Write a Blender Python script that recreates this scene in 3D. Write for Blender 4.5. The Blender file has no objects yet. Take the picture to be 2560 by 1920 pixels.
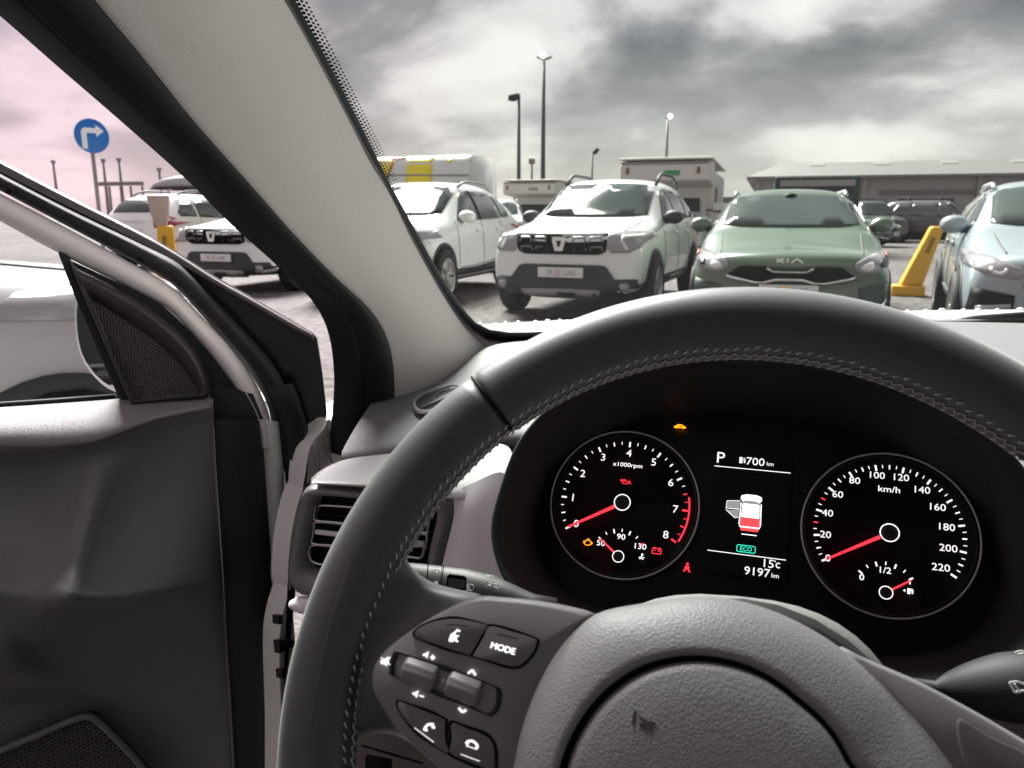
import bpy, bmesh, math, random
from mathutils import Vector, Matrix
from mathutils.bvhtree import BVHTree
from mathutils.geometry import delaunay_2d_cdt
random.seed(7)
sc = bpy.context.scene
col = sc.collection
rad = math.radians
# ------------------------------------------------------------------ camera
EYE = Vector((0, 0, 1.15))
PITCH, YAW, FPX = rad(12.4), rad(18.0), 0.751 * 2560
FWD = Vector((-math.sin(YAW) * math.cos(PITCH), math.cos(YAW) * math.cos(PITCH), -math.sin(PITCH)))
RGT = Vector((math.cos(YAW), math.sin(YAW), 0))
UPV = RGT.cross(FWD)
cam = bpy.data.cameras.new('camera'); cam_o = bpy.data.objects.new('camera', cam); col.objects.link(cam_o)
cam.sensor_width = 36; cam.lens = 36 * 0.751; cam.clip_start = 0.02; cam.clip_end = 3000
cam_o.matrix_world = Matrix(((RGT.x, UPV.x, -FWD.x, EYE.x), (RGT.y, UPV.y, -FWD.y, EYE.y), (RGT.z, UPV.z, -FWD.z, EYE.z), (0, 0, 0, 1)))
cam.dof.use_dof = True; cam.dof.focus_distance = 0.55; cam.dof.aperture_fstop = 18
sc.camera = cam_o
# ------------------------------------------------------------------ world, sun, exposure
SUN_EL, SUN_AZ = rad(46), rad(-38)
w = bpy.data.worlds.new('World'); sc.world = w; w.use_nodes = True
nt = w.node_tree; N = nt.nodes; L = nt.links
for n in list(N): N.remove(n)
def nd(t, **k):
    n = N.new(t)
    for a, b in k.items(): setattr(n, a, b)
    return n
out = nd('ShaderNodeOutputWorld'); bg = nd('ShaderNodeBackground'); bg2 = nd('ShaderNodeBackground')
sky = nd('ShaderNodeTexSky', sky_type='NISHITA', sun_disc=False, sun_elevation=SUN_EL, sun_rotation=SUN_AZ)
bg.inputs[1].default_value = 0.05; L.new(sky.outputs[0], bg.inputs[0])
tc = nd('ShaderNodeTexCoord'); sep = nd('ShaderNodeSeparateXYZ'); L.new(tc.outputs['Generated'], sep.inputs[0])
def m(op, a, b=None, c=None):
    n = nd('ShaderNodeMath', operation=op)
    for i, v in enumerate((a, b, c)):
        if v is None: continue
        if isinstance(v, (int, float)): n.inputs[i].default_value = v
        else: L.new(v, n.inputs[i])
    return n.outputs[0]
zc = m('MAXIMUM', sep.outputs[2], 0.0)
den = m('ADD', zc, 0.30)
cx, cy = m('DIVIDE', sep.outputs[0], den), m('DIVIDE', sep.outputs[1], den)
comb = nd('ShaderNodeCombineXYZ'); L.new(cx, comb.inputs[0]); L.new(cy, comb.inputs[1])
comb.inputs[2].default_value = 3.7
n1 = nd('ShaderNodeTexNoise'); n1.inputs['Scale'].default_value = 1.9; n1.inputs['Detail'].default_value = 6; n1.inputs['Roughness'].default_value = 0.52; n1.inputs['Distortion'].default_value = 0.25
L.new(comb.outputs[0], n1.inputs['Vector'])
n2 = nd('ShaderNodeTexNoise'); n2.inputs['Scale'].default_value = 1.1; n2.inputs['Detail'].default_value = 2
L.new(comb.outputs[0], n2.inputs['Vector'])
cl = m('ADD', m('MULTIPLY', n1.outputs[0], 0.75), m('MULTIPLY', n2.outputs[0], 0.35))
ramp = nd('ShaderNodeValToRGB'); L.new(cl, ramp.inputs[0])
e = ramp.color_ramp.elements
e[0].position = 0.44; e[0].color = (0.16, 0.152, 0.158, 1)
e[1].position = 0.70; e[1].color = (1.0, .985, .955, 1)
e.new(0.525).color = (0.34, 0.325, 0.333, 1); e.new(0.61).color = (0.80, 0.775, 0.765, 1)
# towards the horizon the cloud deck thins and gets bright
hz = nd('ShaderNodeMapRange'); hz.inputs[1].default_value = 0.0; hz.inputs[2].default_value = 0.20; hz.inputs[3].default_value = 0.62; hz.inputs[4].default_value = 0.0
L.new(zc, hz.inputs[0])
mx = nd('ShaderNodeMix', data_type='RGBA'); L.new(hz.outputs[0], mx.inputs[0]); L.new(ramp.outputs[0], mx.inputs[6]); mx.inputs[7].default_value = (1.0, 0.965, 0.94, 1)
# the western cloud has a rosy cast
pk = nd('ShaderNodeMapRange'); pk.inputs[1].default_value = 0.25; pk.inputs[2].default_value = 0.72; L.new(m('MULTIPLY', sep.outputs[0], -1.0), pk.inputs[0])
tint = nd('ShaderNodeMix', data_type='RGBA'); L.new(pk.outputs[0], tint.inputs[0]); tint.inputs[6].default_value = (1.0, 0.975, 0.985, 1); tint.inputs[7].default_value = (0.95, 0.745, 0.825, 1)
mul = nd('ShaderNodeMix', data_type='RGBA', blend_type='MULTIPLY'); mul.inputs[0].default_value = 1; L.new(mx.outputs[2], mul.inputs[6]); L.new(tint.outputs[2], mul.inputs[7])
L.new(mul.outputs[2], bg2.inputs[0]); bg2.inputs[1].default_value = 0.36
mixs = nd('ShaderNodeMixShader'); mixs.inputs[0].default_value = 0.93
L.new(bg.outputs[0], mixs.inputs[1]); L.new(bg2.outputs[0], mixs.inputs[2]); L.new(mixs.outputs[0], out.inputs[0])
sun = bpy.data.lights.new('sun', 'SUN'); sun.energy = 5.0; sun.angle = rad(30); sun.color = (1, 0.985, 0.97)
sun_o = bpy.data.objects.new('sun', sun); col.objects.link(sun_o)
sd = Vector((math.sin(SUN_AZ) * math.cos(SUN_EL), math.cos(SUN_AZ) * math.cos(SUN_EL), math.sin(SUN_EL)))
sun_o.rotation_euler = sd.to_track_quat('Z', 'Y').to_euler()
sc.view_settings.view_transform = 'Standard'; sc.view_settings.look = 'None'
sc.view_settings.exposure = 1.62; sc.view_settings.gamma = 1
sc.cycles.use_denoising = True
sc.cycles.max_bounces = 8; sc.cycles.transparent_max_bounces = 12
# ------------------------------------------------------------------ materials
MATS = {}
def mat(name, c, rough=0.5, metal=0.0, spec=0.5, bump=None, var=0.0, coat=0.0, emit=None, estr=1.0, sheen=0.0):
    """bump = (kind, scale, strength, distance); var = blotchy variation of the base colour"""
    if name in MATS: return MATS[name]
    M = bpy.data.materials.new(name); M.use_nodes = True; MATS[name] = M
    t = M.node_tree; b = t.nodes['Principled BSDF']
    b.inputs['Base Color'].default_value = (*c, 1); b.inputs['Roughness'].default_value = rough
    b.inputs['Metallic'].default_value = metal; b.inputs['Specular IOR Level'].default_value = spec
    b.inputs['Coat Weight'].default_value = coat; b.inputs['Coat Roughness'].default_value = 0.06
    b.inputs['Sheen Weight'].default_value = sheen; b.inputs['Sheen Roughness'].default_value = 0.35
    if emit:
        b.inputs['Emission Color'].default_value = (*emit, 1); b.inputs['Emission Strength'].default_value = estr
    co = t.nodes.new('ShaderNodeTexCoord')
    if var:
        no = t.nodes.new('ShaderNodeTexNoise'); no.inputs['Scale'].default_value = 9; no.inputs['Detail'].default_value = 5
        t.links.new(co.outputs['Object'], no.inputs['Vector'])
        mr = t.nodes.new('ShaderNodeMapRange'); mr.inputs[3].default_value = 1 - var; mr.inputs[4].default_value = 1 + var
        t.links.new(no.outputs[0], mr.inputs[0])
        vm = t.nodes.new('ShaderNodeVectorMath'); vm.operation = 'SCALE'; vm.inputs[0].default_value = c
        t.links.new(mr.outputs[0], vm.inputs['Scale']); t.links.new(vm.outputs[0], b.inputs['Base Color'])
        rr = t.nodes.new('ShaderNodeMapRange'); rr.inputs[3].default_value = max(0.02, rough - 0.06); rr.inputs[4].default_value = min(1, rough + 0.06)
        t.links.new(no.outputs[0], rr.inputs[0]); t.links.new(rr.outputs[0], b.inputs['Roughness'])
    if bump:
        kind, scale, stren, dist = bump
        bp = t.nodes.new('ShaderNodeBump'); bp.inputs['Strength'].default_value = stren; bp.inputs['Distance'].default_value = dist
        if kind == 'noise':
            no = t.nodes.new('ShaderNodeTexNoise'); no.inputs['Scale'].default_value = scale; no.inputs['Detail'].default_value = 2
            t.links.new(co.outputs['Object'], no.inputs['Vector']); t.links.new(no.outputs[0], bp.inputs['Height'])
        elif kind == 'leather':
            no = t.nodes.new('ShaderNodeTexNoise'); no.inputs['Scale'].default_value = scale * 0.8
            t.links.new(co.outputs['Object'], no.inputs['Vector'])
            ad = t.nodes.new('ShaderNodeVectorMath'); ad.operation = 'MULTIPLY_ADD'; ad.inputs[1].default_value = (1.1 / scale,) * 3
            t.links.new(no.outputs['Color'], ad.inputs[0]); t.links.new(co.outputs['Object'], ad.inputs[2])
            vo = t.nodes.new('ShaderNodeTexVoronoi'); vo.feature = 'DISTANCE_TO_EDGE'; vo.inputs['Scale'].default_value = scale
            t.links.new(ad.outputs[0], vo.inputs['Vector'])
            iv = t.nodes.new('ShaderNodeMapRange'); iv.interpolation_type = 'SMOOTHSTEP'; iv.inputs[2].default_value = 0.26; t.links.new(vo.outputs['Distance'], iv.inputs[0])
            t.links.new(iv.outputs[0], bp.inputs['Height'])
        elif kind == 'weave':
            wv = [t.nodes.new('ShaderNodeTexWave') for _ in (0, 1)]
            for k, x in enumerate(wv):
                x.bands_direction = 'Z' if k else 'DIAGONAL'; x.inputs['Scale'].default_value = scale; x.inputs['Distortion'].default_value = 0.6; x.inputs['Detail Scale'].default_value = 3
                t.links.new(co.outputs['Object'], x.inputs['Vector'])
            mm = t.nodes.new('ShaderNodeMath'); mm.operation = 'MULTIPLY'; t.links.new(wv[0].outputs['Fac'], mm.inputs[0]); t.links.new(wv[1].outputs['Fac'], mm.inputs[1])
            t.links.new(mm.outputs[0], bp.inputs['Height'])
        t.links.new(bp.outputs[0], b.inputs['Normal'])
    return M
def glassmat(name, tint, gloss=0.05):
    M = bpy.data.materials.new(name); M.use_nodes = True; t = M.node_tree
    for n in list(t.nodes): t.nodes.remove(n)
    o = t.nodes.new('ShaderNodeOutputMaterial'); tr = t.nodes.new('ShaderNodeBsdfTransparent'); gl = t.nodes.new('ShaderNodeBsdfGlossy')
    tr.inputs[0].default_value = (*tint, 1); gl.inputs['Roughness'].default_value = 0.02
    fr = t.nodes.new('ShaderNodeLayerWeight'); fr.inputs[0].default_value = 0.5
    pw_ = t.nodes.new('ShaderNodeMath'); pw_.operation = 'POWER'; pw_.inputs[1].default_value = 4; t.links.new(fr.outputs['Facing'], pw_.inputs[0])
    sc_ = t.nodes.new('ShaderNodeMath'); sc_.operation = 'MULTIPLY_ADD'; sc_.inputs[1].default_value = gloss * 3; sc_.inputs[2].default_value = .022; t.links.new(pw_.outputs[0], sc_.inputs[0])
    mi = t.nodes.new('ShaderNodeMixShader'); t.links.new(sc_.outputs[0], mi.inputs[0]); t.links.new(tr.outputs[0], mi.inputs[1]); t.links.new(gl.outputs[0], mi.inputs[2]); t.links.new(mi.outputs[0], o.inputs[0])
    return M
def grillemat(name, c_hi, c_lo, pitch):
    """punched metal grille: hexagonal rows of holes laid out in the part's own UV metres"""
    M = bpy.data.materials.new(name); M.use_nodes = True; t = M.node_tree; b = t.nodes['Principled BSDF']; b.inputs['Roughness'].default_value = 0.45
    uv = t.nodes.new('ShaderNodeUVMap'); se = t.nodes.new('ShaderNodeSeparateXYZ'); t.links.new(uv.outputs[0], se.inputs[0])
    def mm(op, a, bb=None):
        n = t.nodes.new('ShaderNodeMath'); n.operation = op
        for i, v in enumerate((a, bb)):
            if v is None: continue
            if isinstance(v, (int, float)): n.inputs[i].default_value = v
            else: t.links.new(v, n.inputs[i])
        return n.outputs[0]
    k = 2 * math.pi / pitch
    u, v = se.outputs[0], se.outputs[1]
    w_ = [mm('COSINE', mm('ADD', mm('MULTIPLY', u, k * math.cos(a)), mm('MULTIPLY', v, k * math.sin(a)))) for a in (0, math.pi / 3, 2 * math.pi / 3)]
    h = mm('ADD', mm('ADD', w_[0], w_[1]), w_[2])
    r = t.nodes.new('ShaderNodeValToRGB'); r.color_ramp.elements[0].position = 0.42; r.color_ramp.elements[0].color = (*c_hi, 1); r.color_ramp.elements[1].position = 0.62; r.color_ramp.elements[1].color = (*c_lo, 1)
    t.links.new(mm('ADD', mm('MULTIPLY', h, 0.22), 0.34), r.inputs[0]); t.links.new(r.outputs[0], b.inputs['Base Color'])
    bp = t.nodes.new('ShaderNodeBump'); bp.invert = True; bp.inputs['Strength'].default_value = 0.9; bp.inputs['Distance'].default_value = 0.0008
    t.links.new(h, bp.inputs['Height']); t.links.new(bp.outputs[0], b.inputs['Normal'])
    MATS[name] = M
    return M
def rep(M):  return M
leather = mat('wheel_leather', (0.080, 0.078, 0.084), 0.48, spec=0.6, bump=('noise', 900, 0.12, 0.0004), sheen=0.6)
airbag = mat('airbag_vinyl', (0.245, 0.236, 0.242), 0.48, spec=0.5, bump=('leather', 620, 0.26, 0.00042))
panelm = mat('switch_plastic', (0.255, 0.243, 0.252), 0.42, spec=0.5, bump=('noise', 2200, 0.1, 0.0002), var=0.05)
buttonm = mat('button_plastic', (0.185, 0.175, 0.182), 0.5, bump=('noise', 2500, 0.1, 0.0002))
black = mat('satin_black', (0.012, 0.012, 0.013), 0.45)
deep = mat('deep_black', (0.004, 0.004, 0.0045), 0.6, spec=0.15)
rubber = mat('rubber', (0.018, 0.0165, 0.017), 0.62, spec=0.3, bump=('noise', 700, 0.15, 0.0005))
dashm = mat('dash_grain', (0.185, 0.176, 0.185), 0.55, spec=0.4, bump=('leather', 900, 0.35, 0.0006))
doorpl = mat('door_grain', (0.15, 0.145, 0.155), 0.42, spec=0.6, bump=('leather', 420, 0.6, 0.0006), var=0.06)
doorpad = mat('door_pad', (0.19, 0.17, 0.178), 0.45, spec=0.45, bump=('leather', 620, 0.3, 0.0007), var=0.04)
doortrim = mat('door_trim', (0.024, 0.024, 0.028), 0.5, spec=0.35, bump=('noise', 1500, 0.15, 0.0003))
pillarm = mat('pillar_fabric', (0.80, 0.77, 0.715), 0.85, spec=0.2, bump=('weave', 190, 0.4, 0.0006), var=0.03)
silver = mat('silver_trim', (0.85, 0.81, 0.82), 0.42, metal=0.0, spec=0.5, bump=('noise', 3000, 0.05, 0.0002))
chrome = mat('satin_chrome', (0.55, 0.53, 0.53), 0.3, metal=0.9)
wpaint = mat('white_paint', (0.80, 0.80, 0.79), 0.30, coat=0.6, spec=0.5)
binn = mat('binnacle', (0.028, 0.028, 0.031), 0.6, spec=0.3, bump=('noise', 1200, 0.15, 0.0003))
panelblk = mat('cluster_black', (0.009, 0.009, 0.010), 0.35, spec=0.25)
dialm = mat('dial_face', (0.026, 0.024, 0.028), 0.55, spec=0.25)
screenm = mat('screen_black', (0.007, 0.009, 0.0095), 0.4, spec=0.2)
shroud = mat('column_grain', (0.16, 0.155, 0.152), 0.6, spec=0.35, bump=('leather', 1300, 0.5, 0.0006))
lw = mat('lit_white', (0.3, 0.3, 0.3), 0.5, emit=(1, 0.95, 0.96), estr=0.42)
lw2 = mat('lit_grey', (0.2, 0.2, 0.2), 0.5, emit=(1, 0.95, 0.96), estr=0.5)
lred = mat('lit_red', (0.4, 0.02, 0.04), 0.5, emit=(1.0, 0.03, 0.05), estr=0.62)
lamber = mat('lit_amber', (0.4, 0.15, 0.01), 0.5, emit=(1.0, 0.26, 0.01), estr=0.9)
lteal = mat('lit_teal', (0.02, 0.3, 0.22), 0.5, emit=(0.02, 0.55, 0.36), estr=0.8)
wmark = mat('white_marking', (0.78, 0.76, 0.77), 0.5)
stitchm = mat('stitch_thread', (0.62, 0.58, 0.58), 0.75)
glass_ws = glassmat('windshield_glass', (0.86, 0.915, 0.86), 0.06)
glass_dr = glassmat('door_glass', (0.90, 0.90, 0.89), 0.05)
mirrorm = mat('mirror_glass', (0.72, 0.75, 0.80), 0.03, metal=1.0)
# ------------------------------------------------------------------ photo measurement -> space helpers (image pixels on known real planes)
KD = 2560 / 2212
def ray(q): return FWD + RGT * ((q[0] * KD - 1280) / FPX) - UPV * ((q[1] * KD - 960) / FPX)
def ony(q, y): d = ray(q); return EYE + d * ((y - EYE.y) / d.y)
def onx(q, x): d = ray(q); return EYE + d * ((x - EYE.x) / d.x)
def onz(q, z): d = ray(q); return EYE + d * ((z - EYE.z) / d.z)
def onp(q, p, n): d = ray(q); return EYE + d * ((p - EYE).dot(n) / d.dot(n))
class Frame:
    def __init__(s, o, e1, e2): s.o, s.e1, s.e2 = o, e1.normalized(), e2.normalized(); s.n = s.e1.cross(s.e2)
    def pt(s, u, v, w=0.0): return s.o + s.e1 * u + s.e2 * v + s.n * w
    def px(s, q, w=0.0): return onp(q, s.o + s.n * w, s.n)
    def uv(s, p): d = p - s.o; return (d.dot(s.e1), d.dot(s.e2))
def zz(ox, oy, k): return lambda a, b: ((ox + a * k) / KD, (oy + b * k) / KD)
Z1 = zz(640, 1080, .2893); Z5 = zz(640, 1440, .2893); Z7 = zz(650, 1350, .38427); ZA = zz(0, 200, .5425); Z4 = zz(0, 950, .5848); Z8 = zz(650, 700, .4821)
Z6 = zz(1900, 1000, .5546); ZC = zz(1200, 900, .42194); ZH = zz(1240, 1440, .2893); ZM = zz(0, 560, .28933)
def SD(a, b): return (a / KD, b / KD)
def smooth(pts, n=6, closed=True):
    P = [Vector(p) for p in pts]; out = []; k = len(P)
    for i in range(k if closed else k - 1):
        p0, p1, p2, p3 = (P[(i - 1) % k], P[i], P[(i + 1) % k], P[(i + 2) % k]) if closed else (P[max(i - 1, 0)], P[i], P[i + 1], P[min(i + 2, k - 1)])
        for j in range(n):
            t = j / n
            out.append(0.5 * ((2 * p1) + (p2 - p0) * t + (2 * p0 - 5 * p1 + 4 * p2 - p3) * t * t + (3 * p1 - p0 - 3 * p2 + p3) * t ** 3))
    if not closed: out.append(P[-1])
    return out
def resample(pts, n):
    P = [Vector(p) for p in pts]; d = [0]
    for a, b in zip(P, P[1:]): d.append(d[-1] + (b - a).length)
    res = []; j = 0
    for i in range(n):
        t = d[-1] * i / (n - 1)
        while j < len(P) - 2 and d[j + 1] < t: j += 1
        s = (d[j + 1] - d[j]) or 1
        res.append(P[j].lerp(P[j + 1], min(1, max(0, (t - d[j]) / s))))
    return res
# ------------------------------------------------------------------ mesh helpers
ROOT_LOC = Vector((0, 0, 0))
def mk(name, V, F, material, parent=None, smoothed=True, loc=None, bevel=0, solid=0, sub=0, uvs=None, seg=3, angle=40, soff=-1, label=None):
    off = loc if loc is not None else Vector((0, 0, 0))
    assert max(max(f) for f in F) < len(V), name
    me = bpy.data.meshes.new(name); me.from_pydata([tuple(Vector(v) - off) for v in V], [], F); me.update()
    bm = bmesh.new(); bm.from_mesh(me); bmesh.ops.recalc_face_normals(bm, faces=bm.faces)
    for f in bm.faces: f.smooth = smoothed
    if uvs is not None:
        ul = bm.loops.layers.uv.new('UVMap')
        for f in bm.faces:
            for lp in f.loops: lp[ul].uv = uvs(lp.vert.co + off)
    bm.to_mesh(me); bm.free()
    for mm_ in (material if isinstance(material, (list, tuple)) else [material]): me.materials.append(mm_)
    o = bpy.data.objects.new(name, me); col.objects.link(o)
    if parent: o.parent = parent
    if sub:
        md = o.modifiers.new('sub', 'SUBSURF'); md.levels = md.render_levels = sub
    if solid:
        md = o.modifiers.new('solid', 'SOLIDIFY'); md.thickness = solid; md.offset = soff
    if bevel:
        md = o.modifiers.new('bevel', 'BEVEL'); md.width = bevel; md.segments = seg; md.limit_method = 'ANGLE'; md.angle_limit = rad(angle); md.use_clamp_overlap = True
        if smoothed: md.harden_normals = False
    if label: o['label'] = label
    return o
class MB:
    """collects several shapes of one part"""
    def __init__(s): s.V, s.F = [], []
    def add(s, V, F):
        b = len(s.V); s.V += [Vector(v) for v in V]; s.F += [tuple(i + b for i in f) for f in F]; return s
    def prism(s, poly, depth):
        n = len(poly); V = [Vector(p) for p in poly] + [Vector(p) + depth for p in poly]
        F = [tuple(range(n)), tuple(range(2 * n - 1, n - 1, -1))] + [(i, (i + 1) % n, n + (i + 1) % n, n + i) for i in range(n)]
        return s.add(V, F)
    def box(s, c, sx, sy, sz, R=None):
        V = [Vector((x * sx / 2, y * sy / 2, z * sz / 2)) for x in (-1, 1) for y in (-1, 1) for z in (-1, 1)]
        if R is not None: V = [R @ v for v in V]
        return s.add([v + Vector(c) for v in V], [(0, 1, 3, 2), (4, 6, 7, 5), (0, 4, 5, 1), (2, 3, 7, 6), (0, 2, 6, 4), (1, 5, 7, 3)])
    def tube(s, path, r, k=8, closed=False, caps=True):
        P = [Vector(p) for p in path]; n = len(P); rs = r if isinstance(r, (list, tuple)) else [r] * n
        up = None; V = []; F = []
        for i in range(n):
            t = (P[(i + 1) % n] - P[i - 1]) if closed else (P[min(i + 1, n - 1)] - P[max(i - 1, 0)])
            t.normalize()
            if up is None: up = Vector((0, 0, 1)) if abs(t.z) < .9 else Vector((1, 0, 0))
            a = t.cross(up).normalized(); b = a.cross(t); up = b
            for j in range(k):
                th = 2 * math.pi * j / k; V.append(P[i] + (a * math.cos(th) + b * math.sin(th)) * rs[i])
        for i in range(n if closed else n - 1):
            for j in range(k): F.append((i * k + j, i * k + (j + 1) % k, ((i + 1) % n) * k + (j + 1) % k, ((i + 1) % n) * k + j))
        if not closed and caps: F += [tuple(range(k)), tuple(range((n - 1) * k, n * k))]
        return s.add(V, F)
    def lathe(s, prof, c, ax, e1, k=32):
        """prof: list of (radius, height along ax)"""
        ax = Vector(ax).normalized(); e1 = Vector(e1).normalized(); e2 = ax.cross(e1); V = []; F = []
        for (r, h) in prof:
            for j in range(k):
                t = 2 * math.pi * j / k; V.append(Vector(c) + ax * h + (e1 * math.cos(t) + e2 * math.sin(t)) * r)
        for i in range(len(prof) - 1):
            for j in range(k): F.append((i * k + j, i * k + (j + 1) % k, (i + 1) * k + (j + 1) % k, (i + 1) * k + j))
        if prof[0][0] > 1e-6: F.append(tuple(range(k)))
        if prof[-1][0] > 1e-6: F.append(tuple(range((len(prof) - 1) * k, len(prof) * k)))
        return s.add(V, F)
    def build(s, name, material, parent=None, **kw): return mk(name, s.V, s.F, material, parent, **kw)
def loft(curves, closed=False):
    n = len(curves[0]); V = [p for c in curves for p in c]; F = []
    for i in range(len(curves) - 1):
        for j in range(n if closed else n - 1):
            F.append((i * n + j, i * n + (j + 1) % n, (i + 1) * n + (j + 1) % n, (i + 1) * n + j))
    return V, F
def empty(name, loc, label, cat, group=None, rz=0.0, parent=None):
    o = bpy.data.objects.new(name, None); col.objects.link(o); o.location = loc; o.rotation_euler = (0, 0, rz); o.empty_display_size = .2
    tag(o, label, cat, group); return o
def tag(o, label, cat, group=None):
    o['label'] = label; o['category'] = cat
    if group: o['group'] = group
    return o
def text_mesh(txt, A, B, n, thick=0.0, align='W', height=None):
    """letters between world points A and B (baseline), facing n"""
    cu = bpy.data.curves.new('t', 'FONT'); cu.body = txt; cu.size = 1; cu.extrude = 0; cu.resolution_u = 3
    o = bpy.data.objects.new('t', cu); col.objects.link(o)
    me = bpy.data.meshes.new_from_object(o.evaluated_get(bpy.context.evaluated_depsgraph_get()))
    V = [v.co.copy() for v in me.vertices]; F = [tuple(p.vertices) for p in me.polygons]
    bpy.data.objects.remove(o); bpy.data.curves.remove(cu); bpy.data.meshes.remove(me)
    x0, x1 = min(v.x for v in V), max(v.x for v in V); y0, y1 = min(v.y for v in V), max(v.y for v in V)
    e1 = (B - A).normalized(); e2 = n.cross(e1).normalized(); s = (B - A).length / (x1 - x0)
    sy = s if height is None else height / (y1 - y0)
    return [A + e1 * ((v.x - x0) * s) + e2 * ((v.y - y0) * sy) + n * thick for v in V], F
def text_at(txt, fr, u, v, h, w=0.0, anchor='c', squeeze=1.0):
    """text of cap height h centred (or right/left anchored) at u, v of a frame"""
    V, F = text_mesh(txt, Vector((0, 0, 0)), Vector((1, 0, 0)), Vector((0, 0, 1)))
    hh = max(p.y for p in V); s = h / hh
    wd = s * squeeze
    off = {'c': -0.5, 'l': 0.0, 'r': -1.0}[anchor] * wd
    return [fr.pt(u + off + p.x * wd, v + p.y * s - h / 2, w) for p in V], F
# ================================================================== THE CAR WE SIT IN
CARLOC = Vector((0.37, 0.10, 0.0))
car = empty('car', CARLOC, 'white car seen from its driver seat, black steering wheel ahead and driver door swung open', 'car')
def cm(mb, name, material, parent=None, **kw): return mb.build(name, material, parent or car, loc=CARLOC, **kw)
def cs(name, V, F, material, parent=None, **kw): return mk(name, V, F, material, parent or car, loc=CARLOC, **kw)
# ---------------- instrument cluster
T = rad(29.95)
CL = Frame(EYE + Vector((.0015, .490, -.1908)), Vector((1, 0, 0)), Vector((0, math.sin(T), math.cos(T))))
half = [(0, .0774), (.0255, .0765), (.0505, .0726), (.075, .0662), (.097, .0562), (.1222, .0400), (.1393, .0165), (.1456, -.010), (.1476, -.033), (.1425, -.051), (.132, -.0663), (.11, -.080), (.06, -.090), (0, -.092)]
outl = half + [(-a, b) for a, b in half[-2:0:-1]]
outl = [(p.x, p.y) for p in smooth([(a, b, 0) for a, b in outl], 4)]
def ring(sc_, w_, dv=0.0, up=1.085): return [CL.pt(u * sc_, ((v + .008) * sc_ - .008) * (up if v > 0 else 1) + dv, w_) for u, v in outl]
hood = cs('cluster_hood', *loft([ring(.96, -.006, .012), ring(.945, .02, .010), ring(.945, .05, .004), ring(.958, .074, 0), ring(.968, .080, 0), ring(.985, .081, 0), ring(1.0, .076, 0), ring(1.01, .06, 0), ring(1.01, -.03, -.02)], True), binn, sub=1)
panel = cs('cluster_panel', [CL.pt(u * 1.06, v * 1.06 + .012, -.004) for u, v in outl], [tuple(range(len(outl)))], panelblk, smoothed=False)
def disc(fr, u, v, r, w_, k=48): return [fr.pt(u + r * math.cos(2 * math.pi * i / k), v + r * math.sin(2 * math.pi * i / k), w_) for i in range(k)]
def ringtube(fr, u, v, r, w_, tr, k=72): return MB().tube(disc(fr, u, v, r, w_, k), tr, 8, True)
def bar(mb, fr, u0, v0, u1, v1, wd0, wd1, w_, th=.0002):
    a = Vector((u1 - u0, v1 - v0)).normalized(); b = Vector((-a.y, a.x))
    pts = [(u0 + b.x * wd0 / 2, v0 + b.y * wd0 / 2), (u0 - b.x * wd0 / 2, v0 - b.y * wd0 / 2), (u1 - b.x * wd1 / 2, v1 - b.y * wd1 / 2), (u1 + b.x * wd1 / 2, v1 + b.y * wd1 / 2)]
    mb.prism([fr.pt(x, y, w_) for x, y in pts], fr.n * -th)
def tick(mb, fr, cu, cv, ang, r0, r1, wd, w_=.0009): c, s_ = math.cos(rad(ang)), math.sin(rad(ang)); bar(mb, fr, cu + c * r0, cv + s_ * r0, cu + c * r1, cv + s_ * r1, wd, wd, w_)
def poly2(mb, fr, pts, cu, cv, s_, w_, th=.0002): mb.prism([fr.pt(cu + x * s_, cv + y * s_, w_) for x, y in pts], fr.n * -th)
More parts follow.
